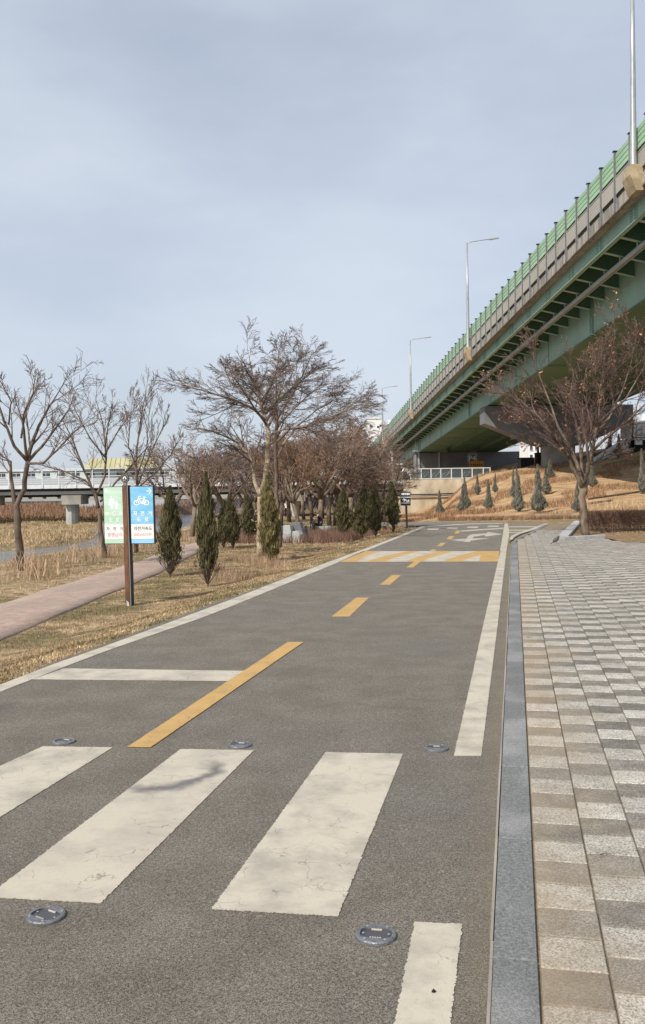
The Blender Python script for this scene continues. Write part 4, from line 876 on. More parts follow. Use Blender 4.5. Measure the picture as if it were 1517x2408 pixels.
# ================================================================== TREES
def grow(mt, mc, p, d, L, r, lvl, Pm, rn):
    ns_ = max(3, min(8, int(L / Pm['seg']))); pts = [p.copy()]; rad = [r]; dirs = [d.copy()]
    for i in range(ns_):
        d = d + Vector((rn.gauss(0, 1), rn.gauss(0, 1), rn.gauss(0, 1))) * Pm['wig'] + Vector((0, 0, Pm['up'][min(lvl, len(Pm['up']) - 1)])); d.normalize()
        p = p + d * (L / ns_); pts.append(p.copy()); rad.append(max(Pm['rmin'], r * (1 - (i + 1) / ns_ * .72))); dirs.append(d.copy())
    spawn(mt, mc, pts, rad, dirs, L, lvl, Pm, rn, True)
def spawn(mt, mc, pts, rad, dirs, L, lvl, Pm, rn, own=True):
    if own:
        mb = mt if lvl <= Pm['tl'] else mc
        mb.tube(pts, rad, 8 if lvl == 0 else (5 if lvl == 1 else 3), rn.random(), cap=(lvl == 0))
    if Pm.get('leaf') and lvl >= 3 and rn.random() < Pm['leaf']:
        Pm['leaves'].append((pts[-1].copy(), dirs[-1].copy()))
    if lvl >= Pm['max']: return
    n = Pm['nch'][lvl]; n = max(1, int(n * rn.uniform(.75, 1.25) + .5)); t0 = Pm['t0'][lvl]; K = len(pts) - 1
    for k in range(n):
        t = t0 + (1 - t0) * ((k + rn.random() * .9) / n); t = min(t, .999); i = int(t * K); f = t * K - i
        q = pts[i].lerp(pts[i + 1], f); dd = dirs[min(i + 1, K)]
        ax = Vector((rn.gauss(0, 1), rn.gauss(0, 1), rn.gauss(0, 1) * .5)); ax = ax - dd * ax.dot(dd); ax.normalize()
        an = R(rn.uniform(*Pm['ang'][lvl])); nd = (dd * math.cos(an) + ax * math.sin(an)); nd.z *= Pm.get('flat', 1.0); nd.normalize()
        rr = max(Pm['rmin'], (rad[i] * (1 - f) + rad[i + 1] * f) * rn.uniform(.5, .68)); LL = L * Pm['lr'][lvl] * rn.uniform(.7, 1.15) * (1.15 - .5 * t)
        grow(mt, mc, q, nd, LL, rr, lvl + 1, Pm, rn)
PG = dict(seg=.18, wig=.13, up=[.02, .03, .04, .03, .02], rmin=.0045, tl=0, max=4, nch=[6, 5, 4, 4], t0=[.3, .2, .15, .15], ang=[(25, 50), (25, 50), (22, 50), (22, 55)], lr=[.75, .65, .65, .6])
def limbs(mt, mc, L_, Pm, rn, lvl=0, dark=None):
    for kk_, pl in enumerate(L_):      # list of (x, y, z, r)
        pts = []; rad = []
        for a, c in zip(pl[:-1], pl[1:]):
            for q in range(3):
                t = q / 3; pts.append(Vector(a[:3]).lerp(Vector(c[:3]), t) + Vector((rn.gauss(0, 1), rn.gauss(0, 1), 0)) * a[3] * .18); rad.append(a[3] * (1 - t) + c[3] * t)
        pts.append(Vector(pl[-1][:3])); rad.append(pl[-1][3])
        dirs = [(pts[min(i + 1, len(pts) - 1)] - pts[max(0, i - 1)]).normalized() for i in range(len(pts))]
        (mc if (dark is not None and kk_ >= dark) else mt).tube(pts, rad, 9, rn.random()); L = sum((pts[i + 1] - pts[i]).length for i in range(len(pts) - 1))
        yield pts, rad, dirs, L
def knobs(mb, p, n, r, rn):
    for k in range(n):
        q = p + Vector((rn.gauss(0, r), rn.gauss(0, r), rn.gauss(0, r))); mb.tube([q, q + Vector((rn.gauss(0, .04), rn.gauss(0, .04), rn.gauss(0, .03)))], [.02, .006], 4, rn.random())
def leafmesh(leaves, rn, sz=.05):
    m_ = MB()
    for p, d in leaves:
        for k in range(rn.randint(1, 4)):
            q = p + Vector((rn.gauss(0, .04), rn.gauss(0, .04), rn.gauss(-.03, .04))); a = Vector((rn.gauss(0, 1), rn.gauss(0, 1), rn.gauss(-.8, .6))).normalized(); c = a.cross(Vector((rn.gauss(0, 1), rn.gauss(0, 1), rn.gauss(0, 1)))).normalized(); s_ = sz * rn.uniform(.7, 1.3)
            m_.add([q, q + a * s_ * .5 + c * s_ * .32, q + a * s_, q + a * s_ * .5 - c * s_ * .32 + a.cross(c) * s_ * .12], [(0, 1, 2), (0, 2, 3)], rn.random())
    return m_
def tree_thing(base, label, mt, mc, bark, twig, group=None, rz=0, leaves=None, scale=1.0, nm='bare_tree'):
    t = thing(nm, base, label, 'tree', group, rz)
    tr = link('trunk', mt if not isinstance(mt, MB) else mt.mesh('trunk', bark), t); cr_ = link('crown', mc if not isinstance(mc, MB) else mc.mesh('crown', twig), t)
    for me in (tr.data,): me.polygons.foreach_set('use_smooth', [True] * len(me.polygons))
    if leaves: link('dead_leaves', leaves, t); t.children[-1]['kind'] = 'stuff'
    t.scale = (scale,) * 3
    return t
# --- centre tree: pale forked trunk and a wide flat crown
def px2l(base, pts, yoff=None):     # picture outline points -> local skeleton at the tree's distance
    out = []
    for k, q in enumerate(pts):
        P_ = at(q[0], q[1], base.y); out.append((P_.x - base.x, q[3] if len(q) > 3 else 0.0, P_.z - base.z, q[2]))
    return out
rn = random.Random(5)
bc = gt(612, 1309); mt, mc = MB(), MB()
Pc = dict(PG, max=4, nch=[9, 7, 5, 4], up=[.0, .015, .02, .02], flat=.8, lr=[.62, .55, .6, .6], t0=[.25, .15, .15, .15], rmin=.0040, wig=.075, ang=[(28, 60), (24, 48), (20, 42), (18, 40)])
sk = [px2l(bc, [(612, 1312, .115), (611, 1240, .095), (613, 1168, .10)]),
      px2l(bc, [(613, 1168, .07, 0), (597, 1130, .062, .05), (594, 1095, .055, .1), (583, 1068, .045, .1), (560, 1040, .035, .0), (520, 1022, .024, -.2), (470, 1006, .014, -.4)]),
      px2l(bc, [(613, 1168, .085, 0), (626, 1125, .08, -.05), (629, 1070, .075, -.05), (632, 1020, .068, 0), (624, 985, .06, 0), (612, 950, .05, .1), (600, 905, .034, .2), (590, 865, .02, .2), (582, 825, .009, .2)]),
      px2l(bc, [(632, 1025, .04, 0), (665, 1012, .035, -.3), (720, 1006, .028, -.6), (775, 985, .018, -.8), (830, 965, .01, -1)]),
      px2l(bc, [(626, 990, .045, 0), (600, 965, .036, -.3), (555, 945, .028, -.7), (500, 930, .018, -.9), (440, 915, .009, -1.1)]),
      px2l(bc, [(622, 975, .042, 0), (650, 940, .034, .4), (685, 905, .025, .7), (730, 870, .013, .9)]),
      px2l(bc, [(612, 950, .035, .1), (575, 925, .028, .5), (535, 890, .02, .9), (515, 850, .01, 1.2)]),
      px2l(bc, [(625, 990, .04, 0), (640, 960, .03, .8), (650, 925, .022, 1.4), (655, 880, .012, 1.9)]),
      px2l(bc, [(628, 1000, .04, 0), (610, 975, .03, -.8), (590, 945, .022, -1.4), (565, 905, .012, -1.9)]),
      px2l(bc, [(612, 945, .03, .1), (640, 905, .024, -.2), (655, 860, .016, -.4), (660, 822, .008, -.5)])]
for k, (pts, rad, dirs, L) in enumerate(limbs(mt, mc, sk, Pc, rn, dark=3)):
    if k > 0:
        P2 = dict(Pc); P2['t0'] = [.42 if k == 2 else .28, .15, .1, .1]; P2['nch'] = [11 if k != 2 else 14, 6, 5, 3]; P2['lr'] = [.44 if k != 2 else .26, .60, .62, .62]
        spawn(mt, mc, pts, rad, dirs, L, 0, P2, rn, False)
for q in range(60):
    z = rn.uniform(.2, 1.6); knobs(mt, Vector((rn.gauss(0, .05), rn.gauss(0, .05), z)), 1, .05, rn)
tree_thing(bc, 'largest bare tree left of the cycle road, pale forked trunk and wide flat crown', mt, mc, M['bark_tan'], M['twig_dark'])
# --- companion with dark trunk, behind and right of it
rn = random.Random(9); b2 = gt(656, 1288); mt, mc = MB(), MB()
sk = [px2l(b2, [(657, 1292, .10), (655, 1230, .085), (650, 1165, .075), (651, 1095, .07), (648, 1040, .065), (652, 985, .05), (648, 940, .03), (660, 890, .012)]),
      px2l(b2, [(651, 1075, .05, 0), (672, 1035, .04, .2), (700, 1000, .03, .3), (745, 960, .022, .5), (790, 935, .014, .6), (850, 930, .008, .7)]),
      px2l(b2, [(650, 1040, .045, 0), (685, 1008, .036, -.3), (740, 1000, .028, -.6), (790, 985, .018, -.9), (840, 950, .008, -1.2)]),
      px2l(b2, [(650, 1005, .04, 0), (690, 960, .03, .3), (730, 920, .02, .5), (780, 895, .01, .6)]),
      px2l(b2, [(652, 985, .035, 0), (690, 930, .026, -.5), (715, 885, .016, -.8), (735, 840, .008, -1)]),
      px2l(b2, [(650, 1000, .035, 0), (630, 960, .025, .8), (610, 930, .016, 1.4), (600, 900, .008, 1.8)])]
for k, (pts, rad, dirs, L) in enumerate(limbs(mt, mc, sk, Pc, rn, dark=1)):
    P2 = dict(Pc); P2['t0'] = [.55 if k == 0 else .3, .15, .1, .1]; P2['nch'] = [9, 6, 5, 4]; P2['lr'] = [.30 if k == 0 else .44, .62, .62, .62]
    spawn(mt, mc, pts, rad, dirs, L, 0, P2, rn, False)
tree_thing(b2, 'bare tree with a straight dark trunk just right of the yellowish juniper', mt, mc, M['bark_dark'], M['twig_dark'])
# --- left riverside trees
def vtree(base, seed, sk, label, Pm, bark, twig, nm='bare_tree', leaves=False, conf=None, group=None, thin=.78):
    rn = random.Random(seed); mt, mc = MB(), MB(); Pm = dict(Pm)
    if leaves: Pm['leaf'] = leaves; Pm['leaves'] = []
    for k, (pts, rad, dirs, L) in enumerate(limbs(mt, mc, [px2l(base, [(q[0], q[1], q[2] * thin) + tuple(q[3:]) for q in s]) for s in sk], Pm, rn)):
        if k == 0 and conf != 'all': continue
        spawn(mt, mc, pts, rad, dirs, L, 0, Pm, rn, False)
    lm = leafmesh(Pm['leaves'], rn, .085).mesh('dead_leaves', M['dead_leaf']) if leaves else None
    return tree_thing(base, label, mt, mc, bark, twig, leaves=lm, nm=nm, group=group)
PL = dict(PG, max=3, nch=[6, 5, 4, 4], up=[.03, .06, .05], wig=.06, lr=[.36, .58, .55], t0=[.3, .2, .2], ang=[(22, 45), (22, 45), (25, 55)], rmin=.005, tl=0)
bl = gt(48, 1342)
vtree(bl, 21, [[(50, 1345, .135), (44, 1270, .12), (38, 1190, .115), (36, 1185, .11)],
   [(37, 1195, .085, 0), (55, 1150, .08, 0), (64, 1090, .075, 0), (72, 1040, .06, .1), (85, 1000, .045, .2), (110, 950, .028, .3), (135, 905, .014, .4), (152, 868, .006, .4)],
   [(36, 1195, .075, 0), (26, 1150, .06, .1), (22, 1110, .05, .1), (20, 1085, .03, .2), (-5, 1070, .02, .2), (-40, 1050, .01, .2)],
   [(64, 1085, .06, 0), (40, 1050, .05, -.2), (18, 990, .038, -.3), (2, 930, .024, -.4), (-5, 890, .01, -.5)],
   [(64, 1085, .055, 0), (66, 1030, .042, -.3), (70, 980, .03, -.5), (95, 930, .02, -.6), (105, 885, .008, -.7)],
   [(66, 1085, .055, 0), (95, 1050, .045, .1), (130, 1005, .032, .1), (160, 960, .02, .1), (178, 915, .008, .1)],
   [(66, 1090, .045, 0), (110, 1090, .04, -.3), (145, 1060, .03, -.4), (185, 1020, .02, -.5), (235, 985, .008, -.6)],
   [(52, 1030, .035, -.1), (48, 970, .025, .4), (62, 920, .015, .6), (70, 880, .006, .7)],
   [(30, 1000, .03, -.3), (45, 950, .02, -.6), (25, 900, .01, -.8)]],
   'nearest riverside tree at the left edge, thick dark trunk and upswept bare branches', PL, M['bark_dark'], M['twig_dark'])
bl2 = gt(246, 1312); 
vtree(bl2, 22, [[(246, 1330, .10), (236, 1240, .09), (233, 1195, .085)],
   [(233, 1200, .06, 0), (215, 1145, .05, 0), (190, 1090, .04, .1), (165, 1030, .028, .2), (140, 985, .012, .3)],
   [(233, 1200, .06, 0), (228, 1160, .05, -.1), (205, 1130, .03, -.2), (150, 1105, .02, -.3), (105, 1095, .008, -.3)],
   [(225, 1170, .05, 0), (245, 1120, .045, .1), (247, 1060, .038, .1), (240, 1000, .025, .2), (222, 940, .008, .2)],
   [(246, 1075, .035, 0), (215, 1030, .025, -.2), (190, 980, .015, -.3), (170, 935, .006, -.4)],
   [(246, 1070, .035, 0), (270, 1020, .025, .2), (300, 975, .015, .2), (325, 945, .006, .2)],
   [(248, 1050, .03, 0), (262, 1000, .02, -.4), (275, 950, .008, -.6)],
   [(236, 1180, .045, 0), (270, 1130, .035, .3), (310, 1085, .025, .4), (340, 1050, .012, .4)]],
   'second riverside tree, bare V-shaped crown rising behind the left sign board', dict(PL, nch=[7, 5, 4, 4]), M['bark_dark'], M['twig_dark'])
bl3 = gt(318, 1300)
PS = dict(PL, up=[.10, .12, .12], ang=[(15, 32), (15, 35), (20, 40)], lr=[.35, .5, .5], nch=[9, 5, 4, 3])
vtree(bl3, 23, [[(318, 1310, .085), (322, 1200, .07), (322, 1140, .065)],
   [(322, 1145, .05, 0), (320, 1080, .04, 0), (327, 1020, .03, 0), (335, 960, .018, 0), (345, 915, .006, 0)],
   [(322, 1145, .045, 0), (340, 1090, .035, .2), (362, 1040, .025, .3), (380, 1000, .014, .3), (385, 965, .006, .3)],
   [(321, 1100, .035, 0), (305, 1050, .025, -.2), (310, 990, .016, -.3), (318, 930, .006, -.3)],
   [(322, 1120, .035, 0), (350, 1050, .022, -.3), (352, 1000, .014, -.3), (358, 950, .006, -.3)],
   [(322, 1150, .04, 0), (365, 1110, .03, .1), (400, 1070, .02, .1), (420, 1030, .008, .1)]],
   'slender upright bare tree above the blue sign panel', PS, M['bark_dark'], M['twig_dark'])
# a riverside tree just left of the view; only the shadow of its twigs falls on the road
o_ = None
for q in bpy.data.objects:
    if q.name.startswith('bare_tree') and q.get('label', '').startswith('slender upright'): o_ = q
for (x, y, rz, sc_, lb) in ((-6.1, 2.0, .8, .9, 'bare tree standing left of the camera, outside the picture'),):
    t = thing('bare_tree', (x, y, gz(x, y)), lb, 'tree', None, rz); t.scale = (sc_,) * 3
    for ch in o_.children: link(ch.name.split('.')[0], ch.data, t)
# --- tree by the planting bed, right
brt = g(1378, 1258, .03)
PR = dict(PG, max=4, nch=[8, 6, 4, 3], up=[.05, .05, .04, .02], wig=.08, lr=[.38, .62, .6, .6], t0=[.22, .15, .2, .2], ang=[(18, 40), (20, 42), (22, 45), (22, 50)], rmin=.0045, tl=0)
vtree(brt, 31, [[(1379, 1262, .135), (1374, 1225, .118), (1372, 1180, .115), (1373, 1148, .12)],
   [(1371, 1150, .07, 0), (1350, 1110, .062, -.1), (1330, 1070, .052, -.2), (1300, 1030, .042, -.3), (1262, 985, .03, -.4), (1215, 945, .018, -.5), (1165, 925, .008, -.6)],
   [(1371, 1148, .07, 0), (1363, 1100, .06, .1), (1345, 1050, .05, .2), (1318, 1000, .038, .3), (1300, 940, .026, .4), (1275, 870, .015, .5), (1262, 820, .006, .5)],
   [(1376, 1150, .08, 0), (1383, 1110, .07, 0), (1392, 1060, .06, 0), (1402, 1010, .05, 0), (1412, 955, .038, .1), (1420, 900, .026, .1), (1440, 840, .014, .2), (1452, 790, .006, .2)],
   [(1392, 1060, .05, 0), (1420, 1030, .042, -.3), (1455, 1000, .032, -.5), (1500, 955, .02, -.6), (1545, 915, .008, -.7)],
   [(1400, 1020, .045, 0), (1440, 980, .035, .3), (1475, 920, .025, .5), (1500, 850, .015, .6), (1515, 770, .006, .6)],
   [(1374, 1145, .055, 0), (1372, 1090, .045, -.6), (1352, 1020, .032, -1.0), (1340, 950, .02, -1.3), (1345, 880, .008, -1.5)],
   [(1374, 1145, .055, 0), (1380, 1080, .045, .6), (1385, 1010, .032, 1.1), (1370, 930, .02, 1.4), (1385, 850, .008, 1.6)],
   [(1335, 1080, .04, -.2), (1290, 1050, .03, -.6), (1240, 1020, .02, -.9), (1185, 985, .008, -1.1)],
   [(1384, 1100, .045, 0), (1425, 1075, .035, .4), (1470, 1050, .025, .6), (1530, 1015, .012, .8)],
   [(1345, 1050, .035, .2), (1300, 1005, .026, .7), (1250, 955, .016, 1.0), (1195, 890, .006, 1.2)],
   [(1402, 1005, .04, 0), (1395, 950, .03, -.5), (1400, 890, .02, -.8), (1390, 830, .008, -1)],
   [(1402, 1000, .04, 0), (1450, 945, .03, -.8), (1480, 880, .02, -1.2), (1490, 820, .008, -1.4)]],
   'multi-stemmed bare tree with a few orange leaves beside the clipped hedge', PR, M['bark_brown'], M['twig_maroon'], leaves=.018, thin=.95)
# --- background trees: four shared shapes
bgm = []
for k in range(5):
    rn = random.Random(50 + k); mt, mc = MB(), MB(); h = 1.25 + .25 * rn.random()
    Pb = dict(PG, max=4, tl=0, nch=[6, 5, 4, 3], up=[.05, .05, .03, .02], flat=.8 if k < 3 else 1.0, wig=.10, lr=[.62, .62, .6, .6], t0=[.3, .2, .2, .2], rmin=.0075, ang=[(20, 45), (22, 48), (22, 50), (22, 55)])
    lean = Vector((rn.gauss(0, .08), rn.gauss(0, .08), 1)).normalized(); top = lean * h
    mt.tube([Vector((0, 0, -.1)), top * .5 + Vector((rn.gauss(0, .04), 0, 0)), top], [.12, .10, .10], 8, .5)
    for q in range(5 if k != 4 else 4):
        th = q * 2 * math.pi / 5 + rn.random(); sp = .75 if k < 3 else .45
        d = Vector((math.cos(th) * sp, math.sin(th) * sp, .8 + .3 * rn.random())).normalized(); grow(mt, mc, top - lean * .05, d, rn.uniform(2.2, 2.9), .07, 0, Pb, rn)
    a, c = mt.mesh('trunk', M['bark_dark'] if k % 2 else M['bark_brown']), mc.mesh('crown', M[('twig_red', 'twig_dark', 'twig_russet', 'twig', 'twig_dark')[k]]); bgm.append((a, c))
bgt = [  # picture x, base y, picture y of the crown top, shape, label
 (452, 1262, 1010, 0, 'reddish bare tree directly above the second juniper from the sign'),
 (528, 1256, 1035, 1, 'bare tree with a dark crown behind the second and third junipers'),
 (505, 1243, 1050, 2, 'bare tree between the two close junipers and the forked trunk, low crown'), (410, 1255, 1040, 1, 'bare bushy tree right behind the blue sign panel'), (575, 1240, 1045, 4, 'thin bare tree just left of the pale forked trunk in the back row'), (700, 1256, 985, 2, 'bare tree with forked trunk just above the grey stone slabs'),
 (752, 1252, 975, 0, 'bare tree left of the seated person, with a Y-shaped fork'), (735, 1232, 1000, 3, 'low bare tree behind the bicycle of the seated person'), (775, 1238, 965, 2, 'russet crowned bare tree right behind the seated person'), (790, 1236, 975, 1, 'bare tree behind the seated person stone, right of the russet crown'),
 (825, 1240, 990, 0, 'russet bare tree with crown just left of the gabled tower'), (842, 1236, 1045, 2, 'bare tree under the gabled tower, between russet crowns'), (868, 1247, 1050, 3, 'thin bare tree in front of the gabled tower'), (905, 1247, 1050, 1, 'bare tree by the junipers in front of the river bridge end'),
 (680, 1228, 1020, 1, 'far bare tree left of the stone slabs, dark low crown'), (640, 1232, 1030, 0, 'far bare tree right behind the pale forked trunk'), (610, 1228, 1040, 3, 'far bare tree seen through the fork of the pale trunk'), (545, 1226, 1055, 2, 'far bare tree over the narrow small juniper'), (715, 1222, 1025, 4, 'far thin bare tree left of the parked bicycle'), (758, 1220, 1020, 1, 'far bare tree right above the parked bicycle'), (805, 1222, 1010, 4, 'far thin bare tree at the foot of the low grey block'), (850, 1222, 1060, 0, 'far bare tree behind the broad dark juniper'),
 (470, 1232, 1060, 3, 'bare tree between the tall dark juniper and the blue sign, far row'), (890, 1228, 1065, 2, 'far bare tree at the river bridge end behind the last junipers'), (600, 1245, 1020, 1, 'bare tree just left of the fuller paired juniper, middle row'), (660, 1250, 1005, 3, 'bare tree seen just left of the stone slabs, behind the dark trunk')]
rn = random.Random(77)
for (px, py, pt, k, lb) in bgt:
    b_ = gt(px, py); sc_ = F / b_.y; hh = (at(px, pt, b_.y).z - b_.z)
    me = bgm[k]; zmax = max(v.co.z for v in me[1].vertices) if not hasattr(bgm[k], 'zm') else 0
    tree_thing(b_, lb or 'bare tree of the crowded row in the park behind, brown twiggy crown', me[0], me[1], None, None, group='crowded bare trees in the riverside park', rz=rn.uniform(0, 6.28), scale=max(.6, min(2.0, hh / zmax)))
# ------------------------------------------------------------------ junipers
def juniper(seed, h, w, N, prof, basal=0.0, mat=None, sprays=(.10, .20), spires=1, stem=.16):
    rn = random.Random(seed); m_ = MB(); st_ = MB()
    sp = [(rn.gauss(0, w * .10), rn.gauss(0, w * .10), 1.0 if q == 0 else rn.uniform(.72, .92)) for q in range(spires)]
    for q in range(9 if basal else 3):
        th = rn.uniform(0, 6.28); rr = w * (.30 if basal else .1) * rn.uniform(.5, 1.1)
        st_.tube([(0, 0, -.04), (math.cos(th) * rr * .45, math.sin(th) * rr * .45, h * stem * .9), (math.cos(th) * rr, math.sin(th) * rr, h * stem * 2.2)], [.016, .012, .006], 4, rn.random())
    st_.tube([(0, 0, -.05), (0, 0, h * .5), (0, 0, h * .9)], [.028, .018, .006], 6, .5)
    for k in range(N):
        sx, sy, sh_ = rn.choice(sp); t = rn.random() ** 0.92; z = (stem + (1 - stem) * t) * h * sh_; pr = prof(t); th = rn.uniform(0, 6.28)
        lump = 1 + .26 * math.sin(th * 3 + z * 7 + seed) + .2 * math.sin(th * 5 - z * 19 + seed * 2)
        rad = w * .5 * pr * lump * (rn.random() ** .38); p = Vector((sx * t + math.cos(th) * rad, sy * t + math.sin(th) * rad, z))
        out = Vector((math.cos(th), math.sin(th), 0)); d = (out * rn.uniform(.05, .5) + Vector((rn.gauss(0, .14), rn.gauss(0, .14), 1))).normalized()
        L = rn.uniform(*sprays) * (1.0 if t < .8 else .8); wd = L * rn.uniform(.10, .17); c = d.cross(out + Vector((rn.gauss(0, .6), rn.gauss(0, .6), 0))).normalized(); e = d.cross(c)
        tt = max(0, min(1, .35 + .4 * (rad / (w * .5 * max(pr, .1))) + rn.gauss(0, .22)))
        m_.add([p - d * L * .3, p + c * wd, p + e * wd * .8, p - c * wd, p + d * L * .7 + out * L * .1], [(0, 1, 2), (0, 2, 3), (1, 4, 2), (2, 4, 3), (0, 3, 1), (1, 3, 4)], tt)
    if basal:      # loose wispy shoots at the foot
        for k in range(int(basal)):
            th = rn.uniform(0, 6.28); r1 = w * rn.uniform(.35, .75); z1 = h * rn.uniform(.2, .42); p0 = Vector((0, 0, .03)); p1 = Vector((math.cos(th) * r1 * .6, math.sin(th) * r1 * .6, z1 * .55)); p2 = Vector((math.cos(th) * r1, math.sin(th) * r1, z1))
            st_.tube([p0, p1, p2], [.006, .005, .003], 3, rn.random())
            for q in range(7):
                a = p1.lerp(p2, rn.random()) + Vector((rn.gauss(0, .02), rn.gauss(0, .02), rn.gauss(0, .02))); d = Vector((math.cos(th) * .4 + rn.gauss(0, .3), math.sin(th) * .4 + rn.gauss(0, .3), .8)).normalized(); c = d.cross(Vector((rn.gauss(0, 1), rn.gauss(0, 1), 0))).normalized(); L = rn.uniform(.04, .08)
                m_.add([a, a + d * L * .5 + c * .012, a + d * L, a + d * L * .5 - c * .012], [(0, 1, 2), (0, 2, 3)], rn.random())
    return m_, st_
def prof_col(t): return (.55 + .45 * math.sin(min(1, t / .35) * math.pi / 2)) * (1 if t < .4 else max(0.05, (1 - (t - .4) / .6) ** .75))
def prof_tear(t): return (math.sin(min(1, t / .16) * math.pi / 2) ** .8 if t < .16 else max(.06, (1 - (t - .16) / .84) ** .62 * (1 - .55 * min(1, (t - .16) / .3)) / .999 + (.0)))
def place_jun(px, py, ptop, wpx, meshes, label, group, rz=0):
    b_ = gt(px, py); h = at(px, ptop, b_.y).z - b_.z; w = wpx * b_.y / F
    fm, sm, H0, W0 = meshes
    t = thing('juniper', b_, label, 'shrub', group, rz); link('foliage', fm, t); link('stem', sm, t); t.scale = (w / W0, w / W0, h / H0); return t
left_m = []
for k, (spn, mt_, N_, bas) in enumerate([(1, 'juniper', 5200, 44), (1, 'juniper', 5200, 36), (1, 'juniper_light', 7500, 0), (1, 'juniper', 4200, 14), (2, 'juniper', 4200, 14), (2, 'juniper', 4200, 14)]):
    m_, s_ = juniper(100 + k, 1.6, .5, N_, prof_col, bas, spires=spn, stem=.17 if bas else .03, sprays=(.055, .135)); left_m.append((m_.mesh('foliage', M[mt_]), s_.mesh('stem', M['bark_dark']), 1.6, .5))
GL = 'dark junipers in the strip left of the road'
place_jun(400, 1356, 1148, 50, left_m[0], 'loose dark juniper right beside the blue sign panel', GL)
place_jun(489, 1381, 1116, 45, left_m[1], 'tall dark juniper with wispy foot, nearest to the road edge', GL, 1)
place_jun(637, 1318, 1122, 46, left_m[2], 'sunlit yellow-green juniper against the pale forked trunk', GL, 2)
place_jun(526, 1290, 1178, 30, left_m[3], 'narrow small juniper, left one of the close pair beside the footpath', GL)
place_jun(548, 1291, 1165, 36, left_m[4], 'fuller juniper, right one of the close pair beside the footpath', GL, 3)
place_jun(587, 1273, 1165, 34, left_m[5], 'lone small juniper just left of the pale forked trunk', GL, 4)
place_jun(808, 1270, 1150, 36, left_m[3], 'juniper just right of the seated person', GL, 1.7)
place_jun(850, 1272, 1141, 42, left_m[4], 'broad dark juniper, second one right of the seated person', GL, .5)
place_jun(866, 1257, 1152, 26, left_m[3], 'thin brownish juniper peeping out between two broader ones', GL, 2.2)
place_jun(883, 1263, 1141, 38, left_m[5], 'dark juniper, third one right of the seated person', GL, 5)
place_jun(925, 1252, 1135, 34, left_m[3], 'last juniper before the small black sign at the corner', GL, 3.4)
slope_m = []
for k in range(4):
    m_, s_ = juniper(140 + k, 2.2, .75, 6500, prof_tear, 0, spires=1 + k % 2 * 2, stem=.03, sprays=(.09, .19)); slope_m.append((m_.mesh('foliage', M['juniper_blue']), s_.mesh('stem', M['bark_brown']), 2.2, .75))
GS = 'grey-green junipers planted on the sandy bank'
for k, (px, py, pt, w, lb) in enumerate([
  (1019, 1184, 1122, 15, 'narrow grey juniper high against the pale wall, leftmost on the bank'), (1034, 1210, 1154, 21, 'squat grey juniper at the base of the bank, nearest the black sign'),
  (1086, 1205, 1140, 20, 'left and lower one of the twin grey junipers in the middle of the bank'), (1097, 1196, 1124, 22, 'right and taller one of the twin grey junipers in the middle of the bank'),
  (1123, 1164, 1111, 15, 'grey juniper standing in front of the last panes of the railing'), (1149, 1199, 1129, 23, 'single grey juniper leaning slightly, just right of the twins'),
  (1164, 1158, 1114, 13, 'faint grey juniper at the shaded corner right of the wall'), (1220, 1204, 1104, 28, 'large pointed grey juniper fused with a slimmer one behind'),
  (1208, 1172, 1101, 16, 'slim grey juniper half hidden behind a larger pointed one'), (1266, 1206, 1094, 37, 'largest teardrop grey juniper on the bank, right above the turn arrow'),
  (1285, 1163, 1101, 25, 'grey juniper higher up behind the largest teardrop one'), (1293, 1124, 1078, 22, 'dark juniper in the shade in front of the crimson panels'),
  (1393, 1146, 1088, 22, 'grey juniper just right of the bare tree fork on the bank'), (1358, 1204, 1134, 25, 'grey juniper standing directly behind the trunk of the bed tree'),
  (1513, 1162, 1058, 24, 'grey juniper cut off by the right edge, upper bank'), (1433, 1069, 1018, 20, 'dark juniper on the crest, left one below the stairway'),
  (1455, 1077, 1022, 20, 'dark juniper on the crest, right one below the stairway'), (1378, 1118, 1075, 14, 'small grey juniper seen through the fork of the bed tree')]):
    place_jun(px, py, pt, w, slope_m[k % 4], lb, GS, k * 1.3)
# ================================================================== GRASS, REEDS, HEDGE
def blades(name, P, h, w, mat, lean=.8, tint=None, label=None, seg=1, cat=None, up_bias=0):
    N = len(P); th = rng.uniform(0, 2 * np.pi, N); ph = rng.uniform(0, 2 * np.pi, N); hh = rng.uniform(h[0], h[1], N); ww = rng.uniform(w[0], w[1], N)
    ln = rng.uniform(0, lean, N); a = np.stack([np.cos(th), np.sin(th), np.zeros(N)], 1) * ww[:, None] / 2
    tip = P + np.stack([np.cos(ph) * np.sin(ln) * hh, np.sin(ph) * np.sin(ln) * hh, np.cos(ln) * hh], 1)
    Vv = np.stack([P - a, P + a, tip], 1).reshape(-1, 3); Fc = np.arange(3 * N).reshape(-1, 3); tn = np.repeat(rng.random(N) if tint is None else tint, 3)
    o = link(name, npmesh(name, Vv, Fc, mat, tn)); tag(o, label, cat, kind='stuff'); return o
def sample(N, x0, x1, y0, y1, cond, zoff=0.0, dens=None):
    out = []
    while sum(len(o) for o in out) < N:
        x = rng.uniform(x0, x1, N * 2); y = y0 + (y1 - y0) * rng.random(N * 2) ** (1.6 if dens else 1.0); k = cond(x, y); out.append(np.stack([x[k], y[k], zt(x[k], y[k]) + zoff], 1))
        if len(out) > 60: break
    return np.concatenate(out)[:N]
pl_in = dens(pin, 3); pl_out = dens(pout, 3)
pyi = np.array([p.y for p in pl_in]); pxi = np.array([p.x for p in pl_in]); pyo = np.array([p.y for p in pl_out]); pxo = np.array([p.x for p in pl_out])
le = [p for p in leftedge[1:-4]]; ley = np.array([p.y for p in le]); lex = np.array([p.x for p in le])
